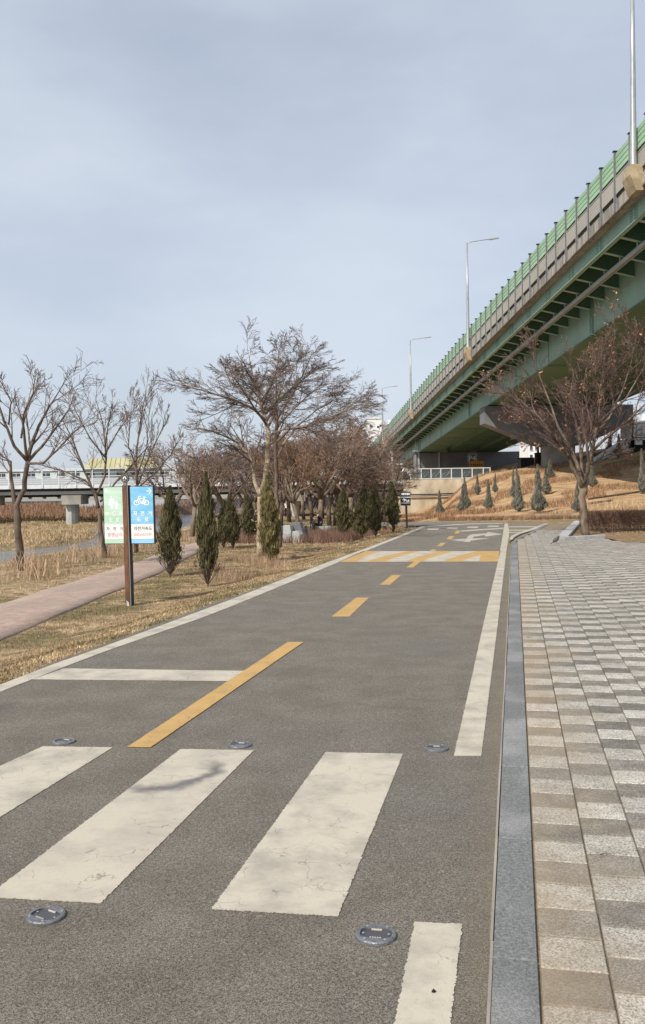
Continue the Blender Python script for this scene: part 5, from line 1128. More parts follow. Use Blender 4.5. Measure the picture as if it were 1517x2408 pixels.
def verge(x, y): return (x < np.interp(y, ley, lex) - .0 + rng.normal(0, .025, len(x))) & (x > np.interp(y, pyi, pxi) + rng.normal(0, .035, len(x)) + .04)
P_ = sample(110000, -7, 3.5, 4.5, 34, verge, 0.0, True)
blades('dry_grass', P_, (.018, .05), (.005, .012), M['grass'], 1.5, label='dry mown grass with green patches on the strip between road and footpath')
P_ = sample(9000, -7, 3.5, 5, 34, verge, .012, True)
def litter(name, P, s, mat, label):
    N = len(P); th = rng.uniform(0, 6.28, N); s_ = rng.uniform(*s, N); u = np.stack([np.cos(th), np.sin(th), rng.uniform(-.3, .5, N)], 1) * s_[:, None]; v = np.stack([-np.sin(th), np.cos(th), rng.uniform(-.3, .3, N)], 1) * s_[:, None] * .55
    Vv = np.stack([P, P + u * .5 + v * .5, P + u, P + u * .5 - v * .5], 1).reshape(-1, 3); o = link(name, npmesh(name, Vv, np.arange(4 * N).reshape(-1, 4), mat, np.repeat(rng.random(N), 4), per=4)); tag(o, label, kind='stuff')
litter('fallen_leaves', P_, (.02, .045), M['dead_leaf'], 'brown fallen leaves scattered over the grass strip')
P_ = sample(2500, -7, 3, 12, 33, lambda x, y: verge(x, y) & (x * CA - y * SA < -4.4) & (y > 17), .012)
litter('fallen_leaves', P_, (.03, .06), M['dead_leaf'], 'deeper drift of brown leaves round the pale forked trunk')
# beyond the footpath, towards the river, and the park floor
P_ = sample(26000, -12, -3.2, 7, 60, lambda x, y: (x < np.interp(y, pyo, pxo) - .05), 0.0, True)
blades('riverside_grass', P_, (.03, .10), (.008, .016), M['straw'], 1.2, label='thin dry grass on the brown bank left of the footpath')
P_ = sample(26000, -12, 6, 26, 80, lambda x, y: (x > np.interp(y, pyi, pxi, right=-9) + .1) & (x < np.interp(y, ley, lex, right=4.0)) & ~((y > 37) & (y < 42) & (x > 1)), 0.0)
blades('park_grass', P_, (.03, .09), (.012, .03), M['straw'], 1.2, label='straw coloured grass under the park trees')
P_ = sample(30000, -42, -14.5, 57, 112, lambda x, y: zt(x, y) > -2.22, 0.0)
blades('river_island_grass', P_, (.10, .35), (.03, .07), M['straw'], .9, label='matted straw grass on the islands of the river')
P_ = sample(16000, -60, -14, 112, 160, lambda x, y: zt(x, y) > -2.2, 0.0)
blades('levee_brush', P_, (.2, .8), (.05, .12), M['shrub_brown'], .7, label='brown brush on the far levee beneath the river bridge')
# bank vegetation
P_ = sample(26000, 3.2, 34, 42.3, 96, lambda x, y: (x < 6 + (y - 20) * .42), 0.0)
blades('bank_grass', P_, (.02, .07), (.02, .05), M['sand_grass'], 1.3, label='short dry grass over the sandy bank below the overpass')
def rows(x, y):
    r = np.sin((y - 43) * .55 - x * .42 + .8 * np.sin(x * .6 + y * .1)) + .5 * np.sin(x * 1.3 + y * .4); return (r > .3) & (x < 6 + (y - 20) * .40) & (rng.random(len(x)) < .8)
P_ = sample(24000, 3.2, 30, 44.5, 92, rows, 0.0)
blades('bank_shrub_rows', P_, (.12, .34), (.02, .05), M['shrub_brown'], .5, label='rows of brown dead perennials running across the sandy bank')
P_ = sample(9000, 5.5, 17.0, 42.3, 44.2, lambda x, y: rng.random(len(x)) < .9, 0.0)
blades('foot_strip_plants', P_, (.08, .24), (.02, .04), M['shrub_brown'], .5, label='low brown ground cover in the strip along the foot of the bank')
P_ = sample(5000, 14, 26, 42, 52, lambda x, y: x > 13, 0.0)
blades('tall_straw', P_, (.2, .6), (.015, .03), M['straw'], 1.0, label='long straw grass behind the clipped hedge')
# low reddish shrubs and dry stalks in the park
P_ = sample(15000, -5, 3.2, 33, 60, lambda x, y: (np.sin(y * .55 + x * .3) > .0) & (x < .12 * (y - 33) + 1.0) & (x > -6 + .02 * y), 0.0)
blades('park_shrubs', P_, (.2, .5), (.012, .03), M['hedge'], .5, label='low reddish brown twiggy shrubs around the seated person')
P_ = sample(2400, -2.8, -.8, 19.5, 27, lambda x, y: verge(x, y) & (np.sin(x * 3 + y * 1.3) > .1), 0.0)
blades('weed_stalks', P_, (.10, .32), (.005, .011), M['reed'], .8, label='pale dead weed stalks around the forked trunk')
# reeds between footpath and river: clumps of stems
rn = random.Random(3); m_ = MB()
for k in range(44):
    y = rn.uniform(20, 44); x = np.interp(y, pyo, pxo) - rn.uniform(.8, 3.0); 
    if x < -7.6: x += 1.2
    z = gz(x, y); n = rn.randint(5, 14)
    for q in range(n):
        p = Vector((x + rn.gauss(0, .18), y + rn.gauss(0, .2), z - .03)); h = rn.uniform(.3, .68); d = Vector((rn.gauss(0, .16), rn.gauss(0, .16), 1)).normalized()
        m_.tube([p, p + d * h * .6, p + d * h + Vector((rn.gauss(0, .05), 0, 0))], [.011, .009, .005], 3, rn.random(), cap=False)
        if rn.random() < .6: a = p + d * h * .55; m_.tube([a, a + Vector((rn.gauss(0, .12), rn.gauss(0, .1), .22))], [.006, .004], 3, rn.random(), cap=False)
tag(m_.build('cut_reeds', M['reed']), 'cut-back reed and shrub stems standing along the river side of the footpath', kind='stuff')
P_ = sample(1800, -9.2, -5.5, 16, 28, lambda x, y: (x < np.interp(y, pyo, pxo) - .5) & (np.sin(x * 2.2 + y) > -.2), 0.0)
blades('thin_brush', P_, (.12, .38), (.004, .008), M['shrub_brown'], .7, label='thin brown brush around the foot of the left riverside tree')
# clipped hedge: three plants one can walk round, twiggy all through
def hedge(name, c, L, W, Hh, N, label, rz=0):
    t = thing(name, c, label, 'hedge', None, rz); rn = random.Random(int(L * 10)); m_ = MB(); s_ = MB()
    for k in range(int(L * 16)):
        p = Vector((rn.uniform(-L / 2, L / 2), rn.uniform(-W / 2, W / 2), -.03)); d = Vector((rn.gauss(0, .18), rn.gauss(0, .18), 1)).normalized(); s_.tube([p, p + d * Hh * .4, p + d * Hh * .75 + Vector((rn.gauss(0, .06), rn.gauss(0, .06), 0))], [.012, .009, .005], 3, rn.random(), cap=False)
    for k in range(N):
        z = Hh * (rn.random() ** .55); p = Vector((rn.uniform(-L / 2, L / 2), rn.uniform(-W / 2, W / 2), z * .93 + .03 * math.sin(p.x * 2))); d = Vector((rn.gauss(0, .45), rn.gauss(0, .45), 1)).normalized(); c2 = d.cross(Vector((rn.gauss(0, 1), rn.gauss(0, 1), 0))).normalized() * .006; l_ = rn.uniform(.05, .14)
        if p.z + l_ * d.z > Hh * 1.04: l_ = .04
        m_.add([p - c2, p + c2, p + d * l_], [(0, 1, 2)], rn.random())
    tag(m_.build('twigs', M['hedge'], t), kind='stuff'); tag(s_.build('stems', M['bark_brown'], t), kind='stuff'); return t
hedge('hedge', (12.9, 30.0, .03), 8.6, 1.7, .66, 52000, 'clipped reddish brown leafless hedge at the right behind the bare tree')
P_ = sample(2600, 8.4, 17, 27.6, 29.3, lambda x, y: (y > 28.2 - (x - 9) * .02), .06); litter('hedge_leaves', P_, (.03, .09), M['dead_leaf'], 'curled brown leaves gathered in front of the hedge')
P_ = sample(2500, 8.0, 17, 26.3, 28.8, lambda x, y: np.array([inside(a, b, bedp) for a, b in zip(x, y)]), .065); blades('bed_grass', P_, (.02, .06), (.006, .012), M['straw'], 1.3, label='sparse dry grass on the soil bed in front of the hedge')
# edging logs on the bank
for (a, c, lb) in (((1384, 1176), (1506, 1158), 'upper thin dark log laid across the bank right of the bed tree'), ((1384, 1187), (1440, 1179), 'lower short dark log on the bank right of the bed tree')):
    p0, p1 = gt(*a), gt(*c); m_ = MB(p0); pts = [p0.lerp(p1, t / 10) for t in range(11)]; pts = [Vector((q.x, q.y, gz(q.x, q.y) + .06)) for q in pts]; m_.tube(pts, .06, 7); o = m_.build('edging_log', M['bark_dark']); tag(o, lb, 'log')
# far woods behind the river bridge and the levee
m_ = MB(); rn = random.Random(8)
for k in range(2600):
    y = rn.uniform(150, 185); x = rn.uniform(-95, -8); z = gz(x, y); h = rn.uniform(3.0, 5.2)
    p = Vector((x, y, z)); 
    for q in range(5):
        d = Vector((rn.gauss(0, .5), rn.gauss(0, .3), 1)).normalized(); a = p + Vector((rn.gauss(0, .7), 0, rn.uniform(.3, h * .6))); c2 = Vector((.035, 0, 0)); m_.add([a - c2, a + c2, a + d * h * .42], [(0, 1, 2)], rn.random())
tag(m_.build('far_wood', M['far_wood']), 'hazy leafless wood on the far bank beyond the river bridge', kind='stuff')
m_ = MB(); rn = random.Random(18)
for k in range(2400):
    y = rn.uniform(105, 170); x = rn.uniform(-9, 9.5); z = gz(x, y); h = rn.uniform(3, 6)
    p = Vector((x, y, z))
    for q in range(5):
        d = Vector((rn.gauss(0, .45), rn.gauss(0, .3), 1)).normalized(); a = p + Vector((rn.gauss(0, .7), 0, rn.uniform(.3, h * .7))); c2 = Vector((.03, 0, 0)); m_.add([a - c2, a + c2, a + d * h * .42], [(0, 1, 2)], rn.random())
tag(m_.build('far_wood', M['far_wood']), 'leafless thicket beyond the river bridge behind the park trees', kind='stuff')
# ================================================================== SIGNS
sbp = gt(303, 1425); sz_ = sbp.y / F
ZS = sbp.y
sg = thing('path_sign', sbp, 'brown post sign with faded mint board and blue board, Korean writing, on the grass strip', 'sign', None, R(-7))
pt_ = lambda y: at(300, y, ZS).z - sbp.z
zt0, zt1 = pt_(1143.5), pt_(1279); ppm = F / ZS
pw = .105; pd = .14; tl = -.018     # slight lean
def lx(z): return tl * z * .6
m_ = MB(); m_.hexa([(-pw / 2, -.01, -.06), (pw / 2, -.01, -.06), (pw / 2, pd, -.06), (-pw / 2, pd, -.06), (-pw / 2 + lx(zt0), -.01, zt0 + .02), (pw / 2 + lx(zt0), -.01, zt0 + .02), (pw / 2 + lx(zt0), pd, zt0 + .02), (-pw / 2 + lx(zt0), pd, zt0 + .02)]); m_.build('post', M['black'], sg)
m_ = MB(); m_.hexa([(-pw / 2 + .008, -.028, .0), (pw / 2 - .022, -.028, .0), (pw / 2 - .022, -.01, .0), (-pw / 2 + .008, -.01, .0), (-pw / 2 + .008 + lx(zt0), -.028, zt0 + .02), (pw / 2 - .022 + lx(zt0), -.028, zt0 + .02), (pw / 2 - .022 + lx(zt0), -.01, zt0 + .02), (-pw / 2 + .008 + lx(zt0), -.01, zt0 + .02)]); m_.build('post_face', M['sign_brown'], sg)
m_ = MB(); m_.hexa([(pw / 2 - .020, -.02, .0), (pw / 2 - .002, -.02, .0), (pw / 2 - .002, -.01, .0), (pw / 2 - .020, -.01, .0), (pw / 2 - .020 + lx(zt0), -.02, zt0 + .02), (pw / 2 - .002 + lx(zt0), -.02, zt0 + .02), (pw / 2 - .002 + lx(zt0), -.01, zt0 + .02), (pw / 2 - .020 + lx(zt0), -.01, zt0 + .02)]); m_.build('channel', M['sign_grey'], sg)
m_ = MB(); m_.hexa([(-.03, -.0295, .005), (.018, -.0295, .0), (.012, -.0295, .06), (-.028, -.0295, .10), (-.03, -.0285, .005), (.018, -.0285, .0), (.012, -.0285, .06), (-.028, -.0285, .10)]); m_.build('peeled_patch', M['stone_grey'], sg)
# emblem: dark disc with white ring, flower and lettering
ez_ = pt_(1125); ex_ = lx(ez_)
m_ = MB(); m_.disc((ex_, -.02, ez_), .071, .05, 36, 'y'); em = m_.build('emblem', M['black'], sg)
m_ = MB(); m_.box((ex_, .01, (ez_ - .05 + zt0) / 2), (.06, .05, .07)); m_.build('emblem_neck', M['sign_grey'], sg)
def flat(name, pts, y, mat, par, th=.0012):
    m_ = MB(); m_.prism([(x, y, z) for x, z in pts], (0, -th, 0)); return m_.build(name, mat, par)
n = 36; m_ = MB()
for k in range(n):
    a0_, a1_ = 2 * math.pi * k / n, 2 * math.pi * (k + 1) / n; m_.add([(ex_ + r_ * math.cos(a), -.0215, ez_ + r_ * math.sin(a)) for a, r_ in ((a0_, .0605), (a1_, .0605), (a1_, .063), (a0_, .063))], [(0, 1, 2, 3)])
m_.build('ring', M['white_print2'], em)
m_ = MB()
for k in range(9):       # pointed petals around an open heart
    a = R(90 + (k - 4) * 25); c0 = Vector((ex_, -.0216, ez_ + .006)); d = Vector((math.cos(a), 0, math.sin(a))); q = Vector((-d.z, 0, d.x)); m_.add([c0 + d * .012 - q * .003, c0 + d * .022 - q * .006, c0 + d * .035, c0 + d * .022 + q * .006, c0 + d * .012 + q * .003], [(0, 1, 2, 3, 4)])
m_.add([(ex_ - .036, -.0216, ez_ - .012), (ex_ - .012, -.0216, ez_ - .012), (ex_ - .006, -.0216, ez_ - .003), (ex_ - .030, -.0216, ez_ + .004)], [(0, 1, 2, 3)]); m_.add([(ex_ + .012, -.0216, ez_ - .012), (ex_ + .036, -.0216, ez_ - .012), (ex_ + .030, -.0216, ez_ + .004), (ex_ + .006, -.0216, ez_ - .003)], [(0, 1, 2, 3)])
m_.build('flower', M['white_print2'], em)
put_text('emblem_lettering', '금천구', .020, M['white_print2'], em, (ex_, -.022, ez_ - .032))
# boards
def board(name, x0, x1, z0, z1, mat, side):
    d = .085; y0 = .0
    m_ = MB(); m_.hexa([(x0, y0, z0), (x1, y0, z0), (x1, y0 + d, z0), (x0, y0 + d, z0), (x0 + lx(1.5) * .6, y0, z1), (x1 + lx(1.5) * .6, y0, z1), (x1 + lx(1.5) * .6, y0 + d, z1), (x0 + lx(1.5) * .6, y0 + d, z1)]); o = m_.build(name, M['black'], sg)
    e = .010; sl = lx(1.5) * .6 / (z1 - z0)
    def q(u, v): z = z0 + e + (z1 - z0 - 2 * e) * v; return (x0 + e + (x1 - x0 - 2 * e) * u + sl * (z - z0), z)
    flat('print', [q(0, 0), q(1, 0), q(1, 1), q(0, 1)], y0 - .0005, mat, o)
    flat('white_band', [q(0, .078), q(1, .078), q(1, .335), q(0, .335)], y0 - .0022, M['sign_white'], o)
    return o, q
bw = .317
zlo, zhi = zt1, zt0
bL, qL = board('mint_board', -pw / 2 - .36, -pw / 2 + .0, zlo, zhi, M['sign_mint'], -1)
bR, qR = board('blue_board', pw / 2 + .012, pw / 2 + .43, zlo, zhi, M['sign_blue'], 1)
Hb = zhi - zlo
def T(o, q, txt, u, v, size, mat, sx=1.0, space=1.0):
    x, z = q(u, v); return put_text('lettering', txt, size, mat, o, (x, -.0042, z), sx=sx, space=space, bold=.012 if mat is not W_ else .018)
W_ = M['white_print2']; K_ = M['sign_ink']; PK = M['sign_pink']
for u, ch in ((.17, '보'), (.53, '행'), (.88, '자')): T(bL, qL, ch, u, .53, .078, W_)
for u, ch in ((.36, '도'), (.70, '로')): T(bL, qL, ch, u, .42, .078, W_)
for u, ch in ((.18, '자'), (.53, '전'), (.88, '거')): T(bL, qL, ch, u, .262, .064, K_)
T(bL, qL, '통행금지', .53, .155, .074, PK, sx=1.0)
for u, ch in ((.20, '자'), (.52, '전'), (.85, '거')): T(bR, qR, ch, u, .53, .082, W_)
for u, ch in ((.36, '도'), (.70, '로')): T(bR, qR, ch, u, .42, .082, W_)
T(bR, qR, '자전거속도', .52, .262, .072, K_, sx=1.0)
T(bR, qR, '20Km/h이하', .50, .155, .070, PK, sx=.9)
def strokes(o, q, lines, r, name='pictogram', mat=None, asp=None):
    m_ = MB()
    for ln in lines:
        for (a, c) in zip(ln[:-1], ln[1:]):
            A = Vector((q(*a)[0], 0, q(*a)[1])); C_ = Vector((q(*c)[0], 0, q(*c)[1])); d = (C_ - A); 
            if d.length < 1e-6: continue
            d.normalize(); e = Vector((-d.z, 0, d.x)) * r * 1.35; y = Vector((0, -.0030 - .0002 * rnd.random(), 0)); A = A - d * r * .5; C_ = C_ + d * r * .5
            m_.add([A - e + y, C_ - e + y, C_ + e + y, A + e + y], [(0, 1, 2, 3)])
    return m_.build(name, mat or W_, o)
ar = Hb / .33
def circ(cu, cv, r, n=20, a0=0, a1=360): return [(cu + r * math.cos(R(a0 + (a1 - a0) * k / n)), cv + r / ar * math.sin(R(a0 + (a1 - a0) * k / n))) for k in range(n + 1)]
strokes(bL, qL, [[(.10, .935), (.30, .935)], [(.17, .97), (.08, .935), (.17, .90)]], .004, 'arrow')
strokes(bR, qR, [[(.72, .92), (.93, .92)], [(.84, .965), (.94, .92), (.84, .875)]], .0045, 'arrow')
# bicycle
strokes(bR, qR, [circ(.27, .715, .115), circ(.70, .715, .115), [(.27, .715), (.36, .79), (.62, .79), (.70, .715), (.50, .715), (.36, .79)], [(.50, .715), (.64, .80)], [(.27, .715), (.385, .825), (.46, .825)], [(.58, .815), (.68, .815)], [(.46, .71), (.66, .71)], [(.46, .70), (.66, .70)]], .0052, 'pictogram')
# adult and child walking hand in hand
def blob(o, q, cu, cv, r, name='pictogram'):
    m_ = MB(); pts = [q(*p) for p in circ(cu, cv, r, 14)[:-1]]; m_.prism([(x, -.003, z) for x, z in pts], (0, -.0008, 0)); m_.build(name, W_, o)
blob(bL, qL, .42, .835, .038); blob(bL, qL, .67, .745, .034)
strokes(bL, qL, [[(.38, .79), (.37, .71)], [(.46, .79), (.46, .71)], [(.42, .80), (.42, .68)], [(.39, .71), (.40, .615)], [(.455, .71), (.455, .615)], [(.36, .79), (.32, .75), (.31, .69)], [(.48, .79), (.54, .735), (.60, .70), (.64, .715)]], .0085, 'pictogram')
strokes(bL, qL, [[(.67, .72), (.66, .655)], [(.69, .72), (.70, .66)], [(.65, .67), (.655, .62)], [(.70, .67), (.70, .62)], [(.70, .71), (.75, .68)]], .0085, 'pictogram')
# small black sign at the corner
bs = gt(956, 1242); t = thing('corner_sign', bs, 'small black sign with white pictogram on a brown post at the grass corner', 'sign'); zz = lambda y: at(953, y, bs.y).z - bs.z; u_ = bs.y / F
m_ = MB(); m_.tube([(0.02, 0, -.05), (0, 0, zz(1188))], .045, 6); m_.build('post', M['sign_brown'], t)
w2 = 24 * u_; z0_, z1_ = zz(1189), zz(1156)
m_ = MB(); m_.box((-.03, -.05, (z0_ + z1_) / 2), (w2, .05, z1_ - z0_)); pb = m_.build('board', M['black'], t)
def rect2(a, c, d, e, mat, nm): m_ = MB(); m_.box((-.03 + (a + c) / 2 * w2, -.0765, z0_ + (d + e) / 2 * (z1_ - z0_)), ((c - a) * w2, .003, (e - d) * (z1_ - z0_))); m_.build(nm, mat, pb)
for (a, c, d, e) in ((-.5, .5, .985, 1.0), (-.5, .5, 0, .015), (-.5, -.485, 0, 1), (.485, .5, 0, 1)): rect2(a, c, d, e, M['beige_panel'], 'frame')
for k, (a, c, d, e) in enumerate(((-.40, -.12, .76, .90), (-.10, .10, .77, .90), (.13, .25, .75, .91), (.28, .42, .76, .91))): rect2(a, c, d, e, W_, 'lettering')
rect2(-.45, .47, .56, .595, W_, 'line'); rect2(-.45, .47, .64, .665, M['stone_grey'], 'line'); rect2(-.45, .45, .17, .21, W_, 'line')
m_ = MB()
for ln in [[(-.22, .50), (-.05, .40), (-.18, .28)], [(-.30, .40), (-.10, .47), (.02, .36)], [(.05, .45), (.10, .30), (.22, .30), (.30, .44)], [(.22, .30), (.38, .30)], [(.26, .40), (.36, .34)]]:
    for a, c in zip(ln[:-1], ln[1:]): m_.tube([(-.03 + a[0] * w2, -.078, z0_ + a[1] * (z1_ - z0_)), (-.03 + c[0] * w2, -.078, z0_ + c[1] * (z1_ - z0_))], .018, 4)
m_.build('pictogram', W_, pb)
# ================================================================== ROAD STUDS
def stud(px, py, label, rz):
    p = g(px, py, .004); t = thing('road_stud', p, label, 'road stud', 'round solar studs around the crossing', rz - AZ)
    m_ = MB(); n = 40; Ro, Ri = .069, .066
    prof = [(.0695, -.003), (.0685, .004), (.065, .0072), (.058, .0080)]
    ring = []
    # oblong window opening
    def inner(th):
        c, s = math.cos(th), math.sin(th); a, b_ = .053, .034
        e = 4.0; return ((abs(c) / a) ** e + (abs(s) / b_) ** e) ** (-1 / e)
    for k in range(n):
        th = 2 * math.pi * k / n; c, s = math.cos(th), math.sin(th)
        for r_, z in prof: m_.v.append((r_ * c, r_ * s, z)); m_.t.append(.5)
        r_ = inner(th); 
        for z in (.0078, .001): m_.v.append((r_ * c, r_ * s, z)); m_.t.append(.5)
    K = 6
    for k in range(n):
        for q in range(K - 1): m_.f.append((k * K + q, ((k + 1) % n) * K + q, ((k + 1) % n) * K + q + 1, k * K + q + 1)); m_.m.append(0)
    m_.build('rim', M['rim'], t)
    m_ = MB(); m_.prism([(inner(2 * math.pi * k / n) * .99 * math.cos(2 * math.pi * k / n), inner(2 * math.pi * k / n) * .99 * math.sin(2 * math.pi * k / n), 0) for k in range(n)], (0, 0, .0025)); m_.build('solar_cell', M['lens_dark'], t)
    m_ = MB(); m_.box((0, .0285, .0050), (.036, .005, .004)); m_.build('reflector', M['reflector'], t)
    m_ = MB(); m_.box((0, -.028, .0035), (.046, .010, .004)); wn_ = m_.build('led_window', M['lens_dark'], t)
    for k in range(5): m_ = MB(); m_.disc((-.016 + .008 * k, -.028, .0056), .0030, .0012, 8); m_.build('led', M['reflector'], wn_)
    for sx in (-1, 1):
        for sy in (-1, 1): m_ = MB(); m_.disc((sx * .034, sy * .044, .0075), .0045, .0025, 8); m_.build('screw', M['galv'], t)
        m_ = MB(); m_.disc((sx * .043, 0, .0045), .0042, .002, 8); m_.build('screw', M['galv'], t)
for px, py, lb, rz in ((884.5, 2199, 'round metal road stud nearest the front, right of the rightmost crossing stripe', .05), (108, 2154, 'round metal road stud at the lower left, below the middle crossing stripe', -.35), (150, 1744, 'small road stud beyond the left crossing stripe', -.2), (565, 1752, 'small road stud beyond the middle crossing stripe', 0), (1027, 1760, 'small road stud between the right stripe and the edge line', .1)):
    stud(px, py, lb, rz)
# ================================================================== STONES
def slab(quad, Y, depth, label, mat, lean=(0, 0, 0)):
    pts = [at(x, y, Y) for x, y in quad]; c = sum(pts, Vector()) / len(pts); zb = gz(c.x, Y); org = Vector((c.x, Y, zb))
    pts = [Vector((p.x, p.y, max(p.z, zb - .05))) for p in pts]
    m_ = MB(org); m_.prism(pts, Vector((.12, depth, 0)) + Vector(lean)); o = m_.build('stone_slab', mat); 
    bv = o.modifiers.new('bevel', 'BEVEL'); bv.width = .012; bv.segments = 2
    return tag(o, label, 'stone', 'cut stone slabs under the park trees')
Ys = gt(690, 1276).y
slab([(735 - 50, 1274), (685, 1246), (716, 1236), (717, 1274)], Ys + .5, .25, 'dark slate slab leaning behind the pale cut stones', M['stone_dark'])
slab([(686, 1274), (686, 1228), (704, 1228), (716, 1262), (716, 1274)], Ys + .35, .2, 'taller dark slate slab with a slanting edge, rearmost stone', M['stone_dark'])
slab([(666, 1257), (666, 1236), (682, 1235), (685, 1256)], Ys + .05, .35, 'upper pale granite block of the stacked pair', M['stone_grey'])
slab([(665, 1277), (665, 1257.5), (685, 1256.5), (686, 1277)], Ys, .4, 'lower pale granite block of the stacked pair', M['stone_grey'])
slab([(687, 1278), (687, 1250), (698, 1248), (706, 1257), (706, 1278)], Ys - .2, .3, 'pale granite block with a chamfered corner, right of the stacked pair', M['stone_grey'])
slab([(650, 1268), (650, 1238), (660, 1238), (661, 1268)], Ys + .2, .3, 'narrow pale granite block partly behind the dark trunk', M['stone_grey'])
# ================================================================== PEOPLE
def skinned(name, verts, edges, radii, mat, parent, sub=1, root=0):
    me = bpy.data.meshes.new(name); me.from_pydata(verts, edges, []); o = bpy.data.objects.new(name, me); COL.objects.link(o)
    md = o.modifiers.new('s', 'SKIN'); 
    sv = me.skin_vertices[0].data if me.skin_vertices else None
    if sv is None:
        bpy.context.view_layer.objects.active = o; bpy.context.view_layer.update(); sv = me.skin_vertices[0].data
    for k, r_ in enumerate(radii): sv[k].radius = (r_, r_) if not hasattr(r_, '__len__') else r_
    sv[root].use_root = True
    md2 = o.modifiers.new('u', 'SUBSURF'); md2.levels = sub; md2.render_levels = sub
    bpy.context.view_layer.update(); dg = bpy.context.evaluated_depsgraph_get(); nm = bpy.data.meshes.new_from_object(o.evaluated_get(dg)); bpy.data.objects.remove(o)
    nm.materials.clear(); nm.materials.append(mat); nm.polygons.foreach_set('use_smooth', [True] * len(nm.polygons)); return link(name, nm, parent)
def human(loc, rz, label, pose, mats, scale=1.0, group=None):
    t = thing('person', loc, label, 'person', group, rz); J = pose
    names = ['hip', 'waist', 'chest', 'neck', 'head', 'crown', 'lsh', 'lel', 'lwr', 'lha', 'rsh', 'rel', 'rwr', 'rha', 'lhp', 'lkn', 'lan', 'lto', 'rhp', 'rkn', 'ran', 'rto']
    E = [(0, 1), (1, 2), (2, 3), (3, 4), (4, 5), (2, 6), (6, 7), (7, 8), (8, 9), (2, 10), (10, 11), (11, 12), (12, 13), (0, 14), (14, 15), (15, 16), (16, 17), (0, 18), (18, 19), (19, 20), (20, 21)]
    Rr = [.13, .12, .14, .055, .085, .075, .055, .042, .03, .035, .055, .042, .03, .035, .085, .06, .042, .035, .085, .06, .042, .035]
    skinned('body', [J[n_] for n_ in names], E, Rr, M['skin'], t, 2)
    ix = {n_: k for k, n_ in enumerate(names)}
    def sub(nm, ks, es, rs, mat): skinned(nm, [J[k] for k in ks], es, rs, mat, t, 2)
    def lerp(a, c, f): return tuple(a[i] + (c[i] - a[i]) * f for i in range(3))
    J2 = dict(J); J2['lsl'] = lerp(J['lsh'], J['lel'], .75 if mats[2] == 's' else 1.0); J2['rsl'] = lerp(J['rsh'], J['rel'], .75 if mats[2] == 's' else 1.0); J = J2
    sub('shirt', ['hip', 'waist', 'chest', 'lsh', 'lsl', 'rsh', 'rsl'], [(0, 1), (1, 2), (2, 3), (3, 4), (2, 5), (5, 6)], [.145, .14, .16, .072, .062, .072, .062], mats[0])
    sub('trousers', ['hip', 'lhp', 'lkn', 'lan', 'rhp', 'rkn', 'ran'], [(0, 1), (1, 2), (2, 3), (0, 4), (4, 5), (5, 6)], [.15, .10, .075, .058, .10, .075, .058], mats[1])
    hd = Vector(J['head']); cw = Vector(J['crown']); sub2 = [tuple(hd.lerp(cw, .4) + Vector((.015, .02, .01))), tuple(cw + Vector((0, .01, .03)))]
    skinned('hair', sub2, [(0, 1)], [.088, .075], M['hair'], t, 2)
    for s_ in ('l', 'r'):
        a, c = Vector(J[s_ + 'an']), Vector(J[s_ + 'to']); skinned('shoe', [tuple(a - Vector((0, 0, .03))), tuple(c)], [(0, 1)], [.05, .042], M['cloth_black'], t, 1)
    t.scale = (scale,) * 3
    return t
# seated, facing left, head bowed over something in the hands
sit = dict(hip=(0, 0, .50), waist=(-.03, 0, .68), chest=(-.14, 0, .90), neck=(-.24, 0, 1.07), head=(-.34, 0, 1.15), crown=(-.38, 0, 1.22), lsh=(-.15, -.19, .98), lel=(-.30, -.22, .76), lwr=(-.46, -.12, .86), lha=(-.52, -.08, .92), rsh=(-.15, .19, .98), rel=(-.28, .22, .76), rwr=(-.44, .12, .86), rha=(-.50, .06, .92),
  lhp=(-.05, -.09, .48), lkn=(-.47, -.11, .50), lan=(-.45, -.11, .09), lto=(-.60, -.12, .04), rhp=(-.05, .09, .48), rkn=(-.45, .12, .50), ran=(-.52, .12, .09), rto=(-.66, .13, .04))
ps = gt(755, 1236); Yp = 60.0; c = at(756, 1228, Yp); ps = Vector((c.x, Yp, gz(c.x, Yp)))
kk = (at(750, 1203, Yp).z - ps.z) / 1.26
human(ps, 0, 'person in dark short-sleeved shirt sitting bowed on a pale stone in the park', sit, (M['cloth_navy'], M['cloth_black'], 's'), scale=max(.7, min(1.3, kk)))
m_ = MB(); c2 = ps + Vector((.12, .02, 0)); m_.prism([(.55 * math.cos(2 * math.pi * q / 12) + .12, .35 * math.sin(2 * math.pi * q / 12), -.05) for q in range(12)], (0, 0, .43 * kk)); o = m_.build('seat_stone', M['stone_grey']); o.location = ps; tag(o, 'pale rounded stone the bowed person is sitting on', 'stone')
m_ = MB(); m_.box((-.54, 0, .97), (.01, .07, .14)); o = m_.build('phone', M['cloth_black']); o.location = ps; o.scale = (kk,) * 3; tag(o, 'small dark phone in the hands of the seated person', 'phone')
stand = dict(hip=(0, 0, .92), waist=(0, 0, 1.1), chest=(0, .02, 1.32), neck=(0, .02, 1.5), head=(0, 0, 1.6), crown=(0, 0, 1.68), lsh=(-.19, .02, 1.42), lel=(-.24, .04, 1.14), lwr=(-.25, -.06, .9), lha=(-.25, -.09, .82), rsh=(.19, .02, 1.42), rel=(.24, .04, 1.14), rwr=(.25, -.06, .9), rha=(.25, -.09, .82), lhp=(-.09, 0, .9), lkn=(-.1, -.04, .5), lan=(-.1, .05, .09), lto=(-.11, -.09, .04), rhp=(.09, 0, .9), rkn=(.1, -.08, .5), ran=(.1, -.12, .09), rto=(.1, -.26, .04))
